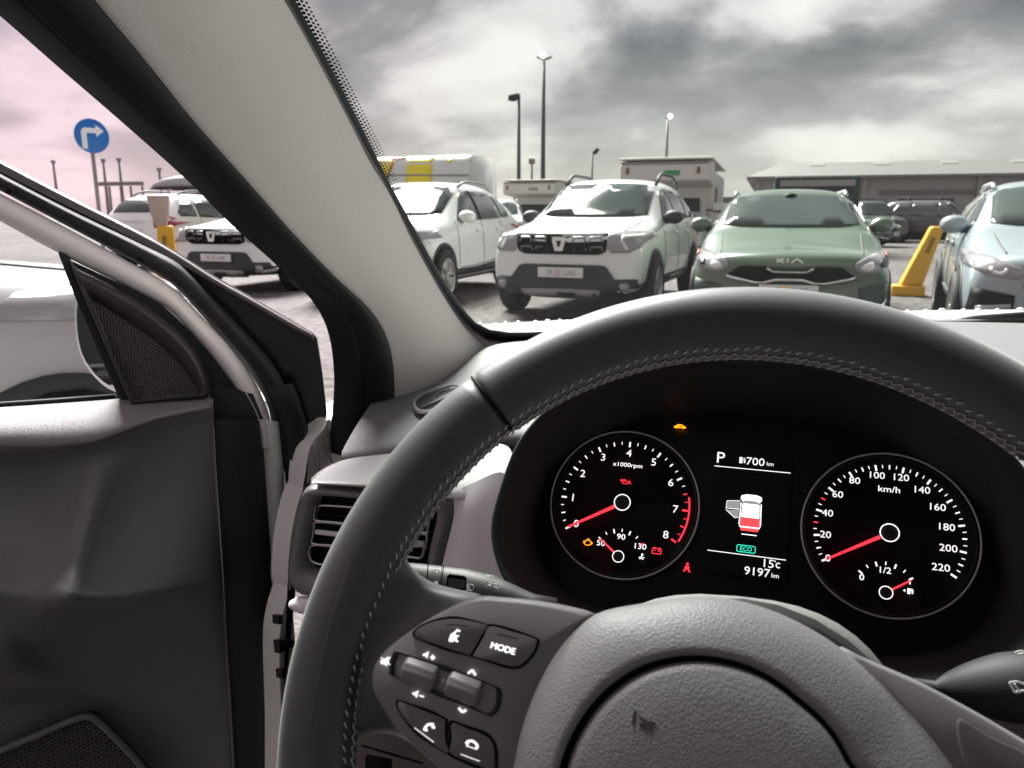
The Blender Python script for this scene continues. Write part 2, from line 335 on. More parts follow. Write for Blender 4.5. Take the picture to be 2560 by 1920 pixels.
def dial(name, cu, nums, subnums, label):
    face = cm(MB().prism(disc(CL, cu, 0, .0495, .0002), CL.n * -.002), name, dialm, smoothed=False, label=label)
    cm(ringtube(CL, cu, 0, .0500, .0015, .0007), 'chrome_ring', mat('ring_silver', (.62, .61, .61), .35, metal=.3), face)
    cm(MB().lathe([(.0495, 0), (.0478, .0004), (.0474, 0.0)], CL.pt(cu, 0, .0004), CL.n, CL.e1, 64), 'dial_rim', dialm, face)
    big, small, red = MB(), MB(), MB()
    n = len(nums); step = 240 / (n - 1)
    for i in range(n):
        a = 210 - step * i
        hot = name == 'tachometer' and i >= 7
        tick(red if hot else big, CL, cu, 0, a, .0392, .0428, .0011)
        if i < n - 1:
            q = 4
            for k in range(1, q):
                aa = a - step * k / q
                hotk = (name == 'tachometer' and i * 4 + k >= 26) or (name == 'speedometer' and (i * 4 + k) in (6, 10))
                tick(red if hotk else small, CL, cu, 0, aa, .0402 if k == 2 else .0408, .0428, .0007 if k == 2 else .0004)
    if name == 'tachometer':
        for a0, a1 in ((12, -28),):
            ar = [a0 + (a1 - a0) * i / 20 for i in range(21)]
            red.prism([CL.pt(cu + .0432 * math.cos(rad(a)), .0432 * math.sin(rad(a)), .0009) for a in ar] + [CL.pt(cu + .0442 * math.cos(rad(a)), .0442 * math.sin(rad(a)), .0009) for a in ar[::-1]], CL.n * -.0002)
    sv = -.0356; scu = cu + (.0012 if name == 'tachometer' else -.0012)
    for i in range(7):
        a = 143 - 107 * i / 6
        hot = name == 'tachometer' and i == 6
        tick(red if hot else (big if i % 2 == 0 else small), CL, scu, sv, a, .0158 if i % 2 == 0 else .0166, .0186, .0009 if i % 2 == 0 else .0005)
    cm(big, 'scale_marks', lw, face, smoothed=False); cm(small, 'minor_marks', lw2, face, smoothed=False)
    if red.V: cm(red, 'red_marks', lred, face, smoothed=False)
    num = MB(); small_t = MB()
    for i, t in enumerate(nums):
        a = rad(210 - step * i); r = .0348 if name == 'tachometer' else .0388 - (.0028 * abs(math.cos(a)) + .0008 * abs(math.sin(a))) * (len(t) - 1)
        num.add(*text_at(t, CL, cu + r * math.cos(a), r * math.sin(a) + .0002, .0049 if name == 'tachometer' else .0042, .0009, 'c', 1.12))
    small_t.add(*text_at('x1000rpm' if name == 'tachometer' else 'km/h', CL, cu, .0262 if name == 'tachometer' else .0275, .0037, .0009, 'c', 1.22))
    for t, a, r in zip(subnums, (150, 90, 33), (.0150, .0134, .0160)):
        small_t.add(*text_at(t, CL, scu + r * math.cos(rad(a)), sv + r * math.sin(rad(a)), .0036, .0009, 'c', 1.15))
    cm(num, 'numerals', lw, face, smoothed=False); cm(small_t, 'small_print', lw2, face, smoothed=False)
    nd_ = MB(); a = rad(210.3); bar(nd_, CL, cu + .006 * math.cos(a), .006 * math.sin(a), cu + .0405 * math.cos(a), .0405 * math.sin(a), .0021, .0011, .0042, .0012)
    cm(nd_, 'needle', lred, face, smoothed=False)
    nd2 = MB(); a = rad(143 if name == 'tachometer' else 34); bar(nd2, CL, scu + .004 * math.cos(a), sv + .004 * math.sin(a), scu + .0168 * math.cos(a), sv + .0168 * math.sin(a), .0012, .0009, .0032, .001)
    cm(nd2, 'needle', lred, face, smoothed=False)
    cm(MB().lathe([(.0056, 0), (.0056, .0045), (.0050, .0052), (0, .0053)], CL.pt(cu, 0, .0002), CL.n, CL.e1), 'hub_cap', dialm, face)
    cm(ringtube(CL, cu, 0, .0053, .0055, .0003, 40), 'hub_ring', lw2, face)
    cm(MB().lathe([(.0038, 0), (.0038, .0035), (.0034, .004), (0, .0041)], CL.pt(scu, sv, .0002), CL.n, CL.e1), 'hub_cap', dialm, face)
    cm(ringtube(CL, scu, sv, .0037, .0042, .00025, 32), 'hub_ring', lw2, face)
    return face
tach = dial('tachometer', -.0815, [str(i) for i in range(9)], ('50', '90', '130'), 'dark rev counter dial with red needle at zero')
spd = dial('speedometer', .0815, [str(20 * i) for i in range(12)], ('0', '1/2', '1'), 'dark speed dial with red needle at zero')
def warn(parent, name, material, polys, cu, cv, s_, lines=(), w_=.0010):
    mb = MB()
    for p in polys: poly2(mb, CL, p, cu, cv, s_, w_)
    for ln in lines:
        for a, b in zip(ln, ln[1:]): bar(mb, CL, cu + a[0] * s_, cv + a[1] * s_, cu + b[0] * s_, cv + b[1] * s_, .00042, .00042, w_ + .0001)
    return cm(mb, name, material, parent, smoothed=False)
warn(tach, 'oil_warning_light', lred, [[(3.2, -.1), (3.8, -1.2), (3.5, -1.6), (3.1, -1.1)]], -.0815, .0150, .001, [[(-3.4, 1.2), (-3.4, .2), (-2, -.2), (-2, -1.4), (1.6, -1.4), (3.0, .6), (1.4, -.1), (.5, .4), (-2, .4), (-3.4, 1.2)], [(-1, .5), (-1, 1.1)], [(-1.8, 1.2), (-.2, 1.2)]])
warn(tach, 'engine_warning_light', lamber, [], -.1021, -.0288, .001, [[(-2, -1.3), (-2, 1), (-1, 1), (-.6, 1.5), (1, 1.5), (1.5, .8), (2.2, .8), (2.2, -1.2), (1.4, -1.2), (.8, -1.8), (-1.2, -1.8), (-2, -1.3)], [(-2.8, -.9), (-2.8, .7)], [(-2.8, -.1), (-2, -.1)], [(2.2, -.2), (2.9, -.2)], [(2.9, -.9), (2.9, .5)], [(0, 1.5), (0, 2.2)], [(-.9, 2.2), (.9, 2.2)]])
warn(tach, 'battery_warning_light', lred, [[(-2, 1.6), (-1, 1.6), (-1, 2.2), (-2, 2.2)], [(1, 1.6), (2, 1.6), (2, 2.2), (1, 2.2)]], -.0562, -.0285, .001, [[(-2.8, -1.8), (-2.8, 1.6), (2.8, 1.6), (2.8, -1.8), (-2.8, -1.8)], [(-1.9, .3), (-.7, .3)], [(.7, .3), (1.9, .3)], [(1.3, .9), (1.3, -.3)]])
warn(tach, 'temperature_symbol', lw2, [[(-.3, -.4), (.3, -.4), (.3, 2), (-.3, 2)]], -.0655, -.0333, .001, [[(.3, 1.6), (1, 1.6)], [(.3, .8), (1, .8)], [(-1.8, -.9), (-.6, -.5), (.6, -.9), (1.8, -.5)], [(-1.4, -1.7), (0, -1.3), (1.4, -1.7)]])
warn(spd, 'fuel_symbol', lw2, [[(-.6, -1.7), (1, -1.7), (1, 1.5), (-.6, 1.5)], [(-3, 0), (-1.8, .8), (-1.8, -.8)]], .0930, -.0326, .001, [[(1.1, .8), (1.9, .2), (1.9, -1.2), (2.3, -1.2), (2.3, .8), (1.5, 1.5)]])
carp = [(-3.9, -1), (-3.9, .1), (-2.6, .5), (-1.6, 1.5), (1.3, 1.5), (2.6, .5), (3.9, .1), (3.9, -1), (2.9, -1), (2.4, -1.5), (1.6, -1.0), (-1.6, -1.0), (-2.4, -1.5), (-2.9, -1)]
warn(panel, 'immobiliser_light', lamber, [carp], -.0490, .0567, .001)
warn(panel, 'key_symbol', deep, [[(-1.6, .1), (.4, .1), (.4, .35), (-1.6, .35)]], -.0490, .0565, .001, [[(.4, .2), (.8, .7), (1.3, .7), (1.6, .2), (1.3, -.3), (.8, -.3), (.4, .2)]], .0014)
warn(panel, 'seat_belt_light', lred, [[(.1 + .85 * math.cos(k * .7), 2.45 + .85 * math.sin(k * .7)) for k in range(9)], [(-1.0, 1.2), (1.2, 1.2), (1.6, -.6), (1.2, -1.2), (-1.2, -1.2), (-1.6, -.6)], [(-2.0, -1.4), (-.6, -1.2), (-1.4, -2.6), (-2.2, -2.6)], [(2.0, -1.4), (.6, -1.2), (1.4, -2.6), (2.2, -2.6)]], -.0360, -.0366, .001)
scr = cm(MB().prism([CL.pt(u, v, 0) for u, v in ((-.0246, .0445), (.0240, .0445), (.0240, -.0372), (-.0246, -.0372))], CL.n * -.002), 'info_screen', screenm, smoothed=False, label='small screen showing a car from above with its left door open')
st = MB(); st.add(*text_at('P', CL, -.0204, .0379, .0072, .0005, 'c', 1.1)); st.add(*text_at('700', CL, .0015, .0373, .0050, .0005, 'c', 1.12)); st.add(*text_at('km', CL, .0108, .0366, .0025, .0005))
st.add(*text_at('15', CL, .0136, -.0272, .0050, .0005, 'c', 1.1)); st.add(*text_at('c', CL, .0190, -.0276, .0034, .0005)); st.add(*text_at('9197', CL, .0070, -.0332, .0050, .0005, 'c', 1.1)); st.add(*text_at('km', CL, .0178, -.0341, .0026, .0005))
poly2(st, CL, [(math.cos(k) * .5, math.sin(k) * .5) for k in range(6)], .0172, -.0253, .001, .0005)
poly2(st, CL, [(-1.3, -2), (.6, -2), (.6, 2), (-1.3, 2)], -.0073, .0374, .001, .0005)
for a, b in (((1.0, .8), (1.7, .2)), ((1.7, .2), (1.7, -1.5)), ((1.7, -1.5), (2.3, -1.5)), ((2.3, -1.5), (2.3, .9)), ((2.3, .9), (1.4, 1.8))): bar(st, CL, -.0073 + a[0] * .001, .0374 + a[1] * .001, -.0073 + b[0] * .001, .0374 + b[1] * .001, .0004, .0004, .0005)
cm(st, 'screen_text', lw, scr, smoothed=False)
for v_ in (.0319, -.0237): ln = MB(); bar(ln, CL, -.0242, v_, .0236, v_, .0004, .0004, .0005); cm(ln, 'divider_line', lw2, scr, smoothed=False)
eco = MB(); rr_ = [(-5.6, -1.5), (-5.0, -2.1), (5.0, -2.1), (5.6, -1.5), (5.6, 1.5), (5.0, 2.1), (-5.0, 2.1), (-5.6, 1.5)]
for a, b in zip(rr_, rr_[1:] + rr_[:1]): bar(eco, CL, -.0006 + a[0] * .001, -.0199 + a[1] * .001, -.0006 + b[0] * .001, -.0199 + b[1] * .001, .0004, .0004, .0005)
eco.add(*text_at('ECO', CL, -.0006, -.0199, .0026, .0006)); cm(eco, 'eco_sign', lteal, scr, smoothed=False)
icw, icg, icr, icd = MB(), MB(), MB(), MB()
icons_white = mat('icon_white', (.3, .3, .3), .5, emit=(.62, .6, .62), estr=.9); icons_grey = mat('icon_grey', (.1, .1, .1), .5, emit=(.12, .12, .12), estr=.9)
poly2(icw, CL, [(-5.2, 9.5), (-6.6, 11.5), (-6.2, 13.6), (-3, 14.6), (3, 14.6), (6.2, 13.6), (6.6, 11.5), (5.2, 9.5), (3, 10.6), (-3, 10.6)], .0006, .0005, .001, .0005)
poly2(icw, CL, [(-5.2, 8.6), (5.2, 8.6), (5.6, -.4), (-5.6, -.4)], .0006, .0005, .001, .0005)
poly2(icg, CL, [(-4.9, 9.3), (-3, 10.3), (3, 10.3), (4.9, 9.3), (5.1, 8.8), (-5.1, 8.8)], .0006, .0005, .001, .0006)
poly2(icr, CL, [(-5.6, -.8), (5.6, -.8), (6.3, -5.5), (5.2, -9), (-5.2, -9), (-6.3, -5.5)], .0006, .0005, .001, .0005)
poly2(icw, CL, [(-6.6, -5.0), (-6.0, -6.2), (6.0, -6.2), (6.6, -5.0), (6.6, -5.7), (6.0, -7.0), (-6.0, -7.0), (-6.6, -5.7)], .0006, .0005, .001, .0007)
poly2(icw, CL, [(-4.6, -11), (4.6, -11), (4.6, -11.5), (-4.6, -11.5)], .0006, .0005, .001, .0005)
for sx in (-1, 1): poly2(icw, CL, [(5.9 * sx, 9), (6.5 * sx, 9), (6.9 * sx, -5), (6.2 * sx, -5)], .0006, .0005, .001, .0005)
poly2(icg, CL, [(-6.8, 9.6), (-14.5, 8.6), (-15, 4.6), (-7.2, 4.8)], .0006, .0005, .001, .0006); poly2(icg, CL, [(-7.2, 4.2), (-15, 3.0), (-9.5, -1.2), (-7.4, -.6)], .0006, .0005, .001, .0006)
for a, b in (((-6.8, 9.9), (-15, 9.0)), ((-15, 9.0), (-15.3, 4.2)), ((-15.3, 4.2), (-7.2, 4.5)), ((-15.3, 3.2), (-9.5, -1.4)), ((-9.5, -1.4), (-7.2, -.8))): bar(icw, CL, .0006 + a[0] * .001, .0005 + a[1] * .001, .0006 + b[0] * .001, .0005 + b[1] * .001, .0003, .0003, .0007)
cm(icw, 'car_picture', icons_white, scr, smoothed=False); cm(icg, 'open_door_picture', icons_grey, scr, smoothed=False); cm(icr, 'open_boot_picture', mat('icon_red', (.2, .02, .02), .5, emit=(.55, .035, .04), estr=.9), scr, smoothed=False)
# ---------------- steering wheel
T = rad(30.3); YW = rad(6.98); f_ = Vector((-math.sin(YW), math.cos(YW), 0))
WH = Frame(EYE + Vector((.00745, .2652, -.1931)), Vector((math.cos(YW), math.sin(YW), 0)), Vector((0, 0, 1)) * math.cos(T) + f_ * math.sin(T))
RM, RA, RB = .170, .0162, .0141
def rim_pt(th, ph, k=1.0): return WH.pt((RM + RA * k * math.cos(ph)) * math.cos(th), (RM + RA * k * math.cos(ph)) * math.sin(th), RB * k * math.sin(ph))
def seam_ang(q):
    u, v = WH.uv(WH.px(q, .008)); return math.atan2(v, u)
TH0 = seam_ang((1050, 850)); TH1 = math.pi - TH0
def rim_part(a0, a1, k, n=120, m_=28):
    cs_ = []
    for i in range(n + 1):
        th = a0 + (a1 - a0) * i / n
        kk = k
        e_ = min(i, n - i) / n * abs(a1 - a0) * RM
        if e_ < .0022: kk = k * (1 - .05 * (1 - e_ / .0022) ** 2)
        cs_.append([rim_pt(th, 2 * math.pi * j / m_, kk) for j in range(m_)])
    V, F = loft(cs_, True); F += [tuple(range(m_)), tuple(range(n * m_, (n + 1) * m_))]
    return V, F
wheel = cs('steering_wheel', *rim_part(TH1, TH0, 1.0), leather, label='black leather rim stitched along its inner edge')
cs('rim_grip', *rim_part(TH0 + .005, TH1 + 2 * math.pi - .005, .985, 160), leather, wheel)
for th in (TH0 + .003, TH1 - .003):
    gr = MB(); gr.tube([rim_pt(th, 2 * math.pi * j / 28, .965) for j in range(28)], .0006, 6, True)
    cm(gr, 'rim_seam', deep, wheel)
sti = MB()   # baseball stitch along the inner edge, facing the driver
def st_pt(th, ph): return rim_pt(th, ph, 1.03)
n_st = 150
for i in range(n_st):
    th = -0.35 + (math.pi + .95) * i / n_st; d_ = (math.pi + .95) / n_st
    jit = random.uniform(-.05, .05)
    sti.tube([st_pt(th, rad(148) + jit), st_pt(th + d_ * .45, rad(153) + jit)], .00038, 5)
    sti.tube([st_pt(th + d_ * .3, rad(163)), st_pt(th + d_ * 1.05, rad(171)), st_pt(th + d_ * 1.25, rad(163))], .00036, 5)
    sti.tube([st_pt(th + d_ * .75, rad(176)), st_pt(th + d_ * 1.15, rad(184))], .0003, 5)
cm(sti, 'stitching', stitchm, wheel)
# left spoke: leather root running from the rim to the switch panel
rows = [([(805, 1118), (845, 1150), (872, 1205), (915, 1258), (1000, 1275), (1040, 1284)], [-.016, -.016, -.015, -.012, -.008, -.004]),
        ([(800, 1125), (850, 1160), (876, 1214), (920, 1266), (1000, 1282), (1040, 1287)], [.009, .000, -.004, -.003, .002, .006]),
        ([(775, 1160), (840, 1190), (868, 1240), (910, 1285), (985, 1300), (1030, 1292)], [.0135, .008, .003, .002, .005, .009]),
        ([(745, 1235), (790, 1260), (830, 1295), (880, 1320), (930, 1330), (965, 1322)], [.0143, .011, .005, .003, .005, .009]),
        ([(715, 1330), (745, 1350), (785, 1365), (825, 1380), (860, 1385), (890, 1366)], [.0143, .012, .006, .003, .005, .009]),
        ([(692, 1430), (715, 1440), (745, 1450), (775, 1458), (800, 1462), (822, 1424)], [.0143, .012, .007, .003, .004, .009]),
        ([(675, 1530), (700, 1530), (730, 1530), (765, 1528), (800, 1525), (822, 1520)], [.0143, .012, .007, .003, .003, .008]),
        ([(665, 1590), (700, 1580), (735, 1572), (780, 1565), (830, 1562), (880, 1582)], [.0143, .011, .005, .002, .003, .008]),
        ([(660, 1640), (705, 1612), (752, 1592), (800, 1580), (850, 1578), (905, 1612)], [.013, .006, .000, -.003, .000, .006]),
        ([(665, 1660), (712, 1635), (762, 1600), (806, 1585), (850, 1582), (905, 1616)], [-.014, -.015, -.015, -.014, -.012, -.010])]
V, F = loft([[WH.px(q, w_) for q, w_ in zip(*r_)] for r_ in rows])
cs('spoke', V, F, leather, wheel, sub=2, solid=.006, soff=-1, label='left leather spoke')
# switch panel on the left spoke
pan_o = smooth([WH.px(q, .010) for q in [(1030, 1289), (1090, 1290), (1180, 1300), (1279, 1323), (1262, 1345), (1225, 1392), (1196, 1440), (1165, 1505), (1145, 1560), (1130, 1620), (1115, 1720), (1020, 1720), (960, 1668), (905, 1620), (862, 1580), (830, 1535), (808, 1495), (804, 1465), (812, 1432), (842, 1396), (900, 1353), (960, 1318)]], 4)
# raised edge, then the flat field carrying the switches
pc = sum(pan_o, Vector()) / len(pan_o)
V, F = loft([[p - WH.n * .02 for p in pan_o], pan_o, [p.lerp(pc, .03) + WH.n * .0028 for p in pan_o], [p.lerp(pc, .075) + WH.n * .0042 for p in pan_o], [p.lerp(pc, .5) + WH.n * .0046 for p in pan_o]], True)
F.append(tuple(range(4 * len(pan_o), 5 * len(pan_o))))
swp = cs('switch_panel', V, F, panelm, wheel)
WB = .0150
def z7p(pts, w_, n=4): return smooth([WH.px(Z7(*q), w_) for q in pts], n)
def grow(P, k):
    c = sum(P, Vector()) / len(P); return [p + (p - c).normalized() * k for p in P]
def button(name, pts, w_=WB, label=None):
    P = z7p(pts, w_)
    cm(MB().prism(grow(P, .0011), WH.n * -.0045), name + '_gap', deep, wheel, smoothed=False).location = (0, 0, 0)
    return cm(MB().prism([p + WH.n * .0006 for p in P], WH.n * -.004), name, buttonm, wheel, bevel=.0009, seg=2, label=label)
button('voice_button', [(1012, 598), (1050, 565), (1130, 532), (1240, 514), (1330, 520), (1470, 552), (1478, 562), (1440, 622), (1375, 735), (1345, 742), (1190, 692), (1035, 640), (1012, 620)])
button('mode_button', [(1497, 562), (1640, 596), (1780, 640), (1800, 665), (1775, 730), (1710, 802), (1640, 822), (1520, 790), (1392, 757), (1395, 740), (1455, 635)])
button('call_button', [(900, 1058), (930, 1058), (1070, 1112), (1195, 1165), (1203, 1190), (1206, 1300), (1228, 1385), (1130, 1330), (1000, 1225), (915, 1120)])
button('hang_up_button', [(1248, 1190), (1350, 1225), (1465, 1270), (1515, 1325), (1528, 1400), (1525, 1490), (1470, 1490), (1350, 1440), (1238, 1388), (1246, 1300)])
slot = z7p([(880, 752), (920, 738), (1200, 835), (1500, 942), (1552, 985), (1540, 1080), (1500, 1128), (1450, 1122), (1180, 1005), (885, 890), (860, 858), (862, 790)], WB)
sl = MB(); b_ = [p - WH.n * .012 for p in grow(slot, -.0014)]
V, F = loft([grow(slot, .0012), [p + WH.n * .0004 for p in slot], grow(slot, -.0009), b_], True); F.append(tuple(range(3 * len(slot), 4 * len(slot))))
cs('roller_slot', V, F, black, wheel)
def roller(q0, q1, rpx):
    A, B = WH.px(Z7(*q0), .0135), WH.px(Z7(*q1), .0135); ax = (B - A); ln_ = ax.length; ax.normalize(); r = rpx; mb = MB(); k = 44
    e1 = WH.n; e2 = ax.cross(e1); V = []; F = []; prof = [(0, .80), (.0006, .95), (.0012, 1.0), (ln_ - .0012, 1.0), (ln_ - .0006, .95), (ln_, .80)]
    for h, kk in prof:
        for j in range(k):
            t = 2 * math.pi * j / k; rr = r * kk * (1.0 if j % 4 < 2 else .955); V.append(A + ax * h + (e1 * math.cos(t) + e2 * math.sin(t)) * rr)
    for i in range(len(prof) - 1):
        for j in range(k): F.append((i * k + j, i * k + (j + 1) % k, (i + 1) * k + (j + 1) % k, (i + 1) * k + j))
    F += [tuple(range(k)), tuple(range((len(prof) - 1) * k, len(prof) * k))]
    return cs('thumb_roller', V, F, panelm, wheel)
roller((940, 832), (1150, 905), .0052); roller((1228, 925), (1430, 1005), .0052)
dv = MB(); dv.tube([WH.px(Z7(1215, 862), .0125), WH.px(Z7(1200, 925), .0145), WH.px(Z7(1186, 1000), .0125)], .0014, 8); cm(dv, 'roller_divider', panelm, wheel)
ic = MB(); WI = .01575
def z7i(pts, w_=WI): ic.prism([WH.px(Z7(*q), w_) for q in pts], WH.n * -.0002)
def z7l(pts, wd=8, w_=WI):
    for a, b in zip(pts, pts[1:]):
        A, B = WH.px(Z7(*a), w_), WH.px(Z7(*b), w_); s_ = (B - A).normalized().cross(WH.n) * (wd * .38427 * .3 / FPX * .5); ic.prism([A + s_, A - s_, B - s_, B + s_], WH.n * -.0002)
V, F = text_mesh('MODE', WH.px(Z7(1496, 703), WI), WH.px(Z7(1652, 748), WI), WH.n, 0, height=(WH.px(Z7(1505, 662), WI) - WH.px(Z7(1497, 703), WI)).length); ic.add(V, F); 
for dx in (3, 6):
    ic.add([p + (WH.px(Z7(1500 + dx, 700), WI) - WH.px(Z7(1500, 700), WI)) for p in V], F)
z7i([(1225, 655), (1240, 612), (1268, 596), (1278, 625), (1262, 662), (1235, 664)]); z7i([(1262, 600), (1282, 578), (1305, 588), (1300, 600), (1284, 594), (1272, 608)]); z7i([(1272, 622), (1300, 618), (1278, 640), (1292, 664), (1276, 664), (1264, 645)])
z7i([(1058, 742), (1072, 738), (1098, 724), (1088, 770), (1072, 755), (1058, 752)]); z7l([(1108, 762), (1138, 766)], 12); z7l([(1124, 748), (1122, 780)], 12)
z7i([(990, 992), (1004, 992), (1032, 978), (1020, 1028), (1002, 1008), (990, 1004)]); z7l([(1036, 1012), (1066, 1020)], 9)
z7i([(782, 785), (800, 778), (836, 758), (838, 790), (822, 822), (806, 804), (784, 806)]); z7l([(786, 764), (846, 812)], 6); z7l([(850, 760), (800, 812)], 5)
z7l([(1352, 868), (1382, 846), (1402, 880)], 15); z7l([(1292, 1092), (1316, 1120), (1342, 1106)], 15)
z7l([(1068, 1240), (1072, 1222), (1090, 1202), (1112, 1198), (1132, 1202)], 16); z7l([(1068, 1230), (1090, 1240)], 15); z7l([(1116, 1214), (1138, 1222)], 15)
z7l([(1340, 1322), (1350, 1310), (1380, 1306), (1408, 1326), (1416, 1344)], 15); z7l([(1338, 1318), (1356, 1330)], 14); z7l([(1402, 1346), (1420, 1352)], 14); z7l([(1340, 1338), (1412, 1362)], 6)
z7l([(1005, 1222), (1130, 1316)], 4); z7l([(1305, 1394), (1430, 1440)], 4)
cm(ic, 'switch_symbols', mat('symbol_white', (.72, .70, .71), .5, emit=(1, .97, .98), estr=.35), wheel, smoothed=False)
dk = MB(); ic_b = ic; ic = dk; z7l([(1212, 552), (1290, 552), (1360, 562)], 5); z7l([(1550, 612), (1620, 628), (1680, 644)], 5); cm(dk, 'switch_marks', deep, wheel, smoothed=False)
# airbag cover: domed, with a round groove
HC = (0.0, -.018)
def polar(pts_uv):
    a = sorted((math.atan2(v - HC[1], u - HC[0]), math.hypot(u - HC[0], v - HC[1])) for u, v in pts_uv)
    a = [(a[-1][0] - 2 * math.pi, a[-1][1])] + a + [(a[0][0] + 2 * math.pi, a[0][1])]
    def f(t):
        for (t0, r0), (t1, r1) in zip(a, a[1:]):
            if t0 <= t <= t1: s_ = (t - t0) / (t1 - t0 + 1e-9); s_ = s_; return r0 + (r1 - r0) * s_
        return a[0][1]
    return f
hub_px = [(1483, 1529.7), (1425, 1582), (1379, 1642.5), (1335.5, 1723.5), (1306.5, 1801.6), (1280.5, 1920), (1567, 1515), (1645, 1503), (1731.8, 1490.6), (1789.7, 1490.6), (1880, 1507), (1955, 1533), (2045, 1578), (2150, 1655), (2260, 1765), (2340, 1850), (2388, 1920)]
hub_uv = [WH.uv(WH.px(SD(*q), .016)) for q in hub_px]; hub_uv += [(-.082, -.055), (-.066, -.085), (-.03, -.098), (.03, -.098), (.066, -.085), (.080, -.055)]
gro_px = [(1396, 1920), (1436.7, 1824.8), (1494.6, 1743.8), (1587, 1674), (1674, 1645.4), (1746, 1639.6), (1804, 1646.8), (1880, 1668.5), (1999.8, 1748.7), (2088.6, 1832), (2133, 1920)]
gro_uv = [WH.uv(WH.px(SD(*q), .030)) for q in gro_px]; gro_uv += [(-.050, -.06), (-.03, -.078), (0, -.084), (.03, -.078), (.05, -.06)]
fh, fg = polar(hub_uv), polar(gro_uv); NT = 144
def sm_arr(a, it=4):
    for _ in range(it): a = [(a[i - 1] + 2 * a[i] + a[(i + 1) % len(a)]) / 4 for i in range(len(a))]
    return a
RH = sm_arr([fh(-math.pi + 2 * math.pi * i / NT) for i in range(NT)]); RG = sm_arr([fg(-math.pi + 2 * math.pi * i / NT) for i in range(NT)])
def hub_ring(mix, w_, sg=None):
    res = []
    for i in range(NT):
        t = -math.pi + 2 * math.pi * i / NT; r = (RH[i] + (RG[i] - RH[i]) * mix) if sg is None else RG[i] * sg
        res.append(WH.pt(HC[0] + r * math.cos(t), HC[1] + r * math.sin(t), w_))
    return res
rings = [hub_ring(0, -.02), hub_ring(0, .010), hub_ring(.02, .0145), hub_ring(.10, .0185), hub_ring(.30, .0235), hub_ring(.55, .0270), hub_ring(.8, .0292), hub_ring(.93, .0298), hub_ring(.98, .0292), hub_ring(1.0, .0262), hub_ring(1, .0245, .985), hub_ring(1, .0262, .968), hub_ring(1, .0296, .945), hub_ring(1, .0306, .90), hub_ring(1, .0325, .7), hub_ring(1, .034, .4), hub_ring(1, .0345, .1)]
V, F = loft(rings, True); F.append(tuple(range(len(V) - NT, len(V))))
hubm = cs('airbag_cover', V, F, airbag, wheel, label='domed leather grain cover with a round groove')
gv = MB()
for i in range(NT):
    pass
V, F = loft([hub_ring(1, .0274, 1.004), hub_ring(1, .0262, .985), hub_ring(1, .0274, .966)], True); cs('cover_groove', V, F, deep, hubm)
em = MB()
hb_m = bmesh.new(); hb_m.from_mesh(hubm.data); hubv = BVHTree.FromBMesh(hb_m); hb_m.free()
def hub_hit(q):
    h = hubv.ray_cast(EYE - CARLOC, ray(q).normalized()); return h[0] + CARLOC
def zhl(pts, wd=10):
    for a, b in zip(pts, pts[1:]):
        A, B = hub_hit(ZH(*a)), hub_hit(ZH(*b)); s_ = (B - A).normalized().cross(WH.n) * (wd * .2893 * .3 / FPX * .5); em.prism([p + WH.n * .0003 for p in (A + s_, A - s_, B - s_, B + s_)], WH.n * -.002)
zhl([(1202, 1160), (1192, 1220), (1182, 1282)], 16); zhl([(1235, 1200), (1270, 1240), (1320, 1262), (1380, 1278)], 12); zhl([(1235, 1272), (1255, 1300), (1300, 1322), (1340, 1330), (1352, 1308), (1310, 1290), (1262, 1282), (1235, 1272)], 9)
pass
cm(em, 'airbag_symbol', mat('embossed_mark', (.045, .038, .04), .6), hubm, smoothed=False)
# right spoke
rs = smooth([WH.px(SD(*q), .010) for q in [(2040, 1680), (2092, 1618), (2150, 1640), (2230, 1674), (2310, 1710), (2440, 1780), (2560, 1850), (2680, 1920), (2700, 2000), (2560, 2050), (2400, 2000), (2330, 1900), (2250, 1800)]], 4)
rc = sum(rs, Vector()) / len(rs)
V, F = loft([[p - WH.n * .022 for p in rs], rs, [p.lerp(rc, .06) + WH.n * .003 for p in rs], [p.lerp(rc, .2) + WH.n * .0045 for p in rs]], True); F.append(tuple(range(3 * len(rs), 4 * len(rs))))
cs('spoke', V, F, panelm, wheel, label='right spoke in smooth grey plastic')
rb = smooth([WH.px(SD(*q), .0155) for q in [(2395, 1800), (2470, 1838), (2600, 1905), (2640, 1990), (2500, 1990), (2420, 1930)]], 4)
cm(MB().prism(rb, WH.n * -.004), 'cruise_button', buttonm, wheel, bevel=.001)
# back boss joining spokes to the column
cm(MB().lathe([(.05, -.10), (.075, -.03), (.070, -.012), (.0, -.008)], WH.pt(0, -.02, 0), WH.n, WH.e1), 'wheel_boss', black, wheel)
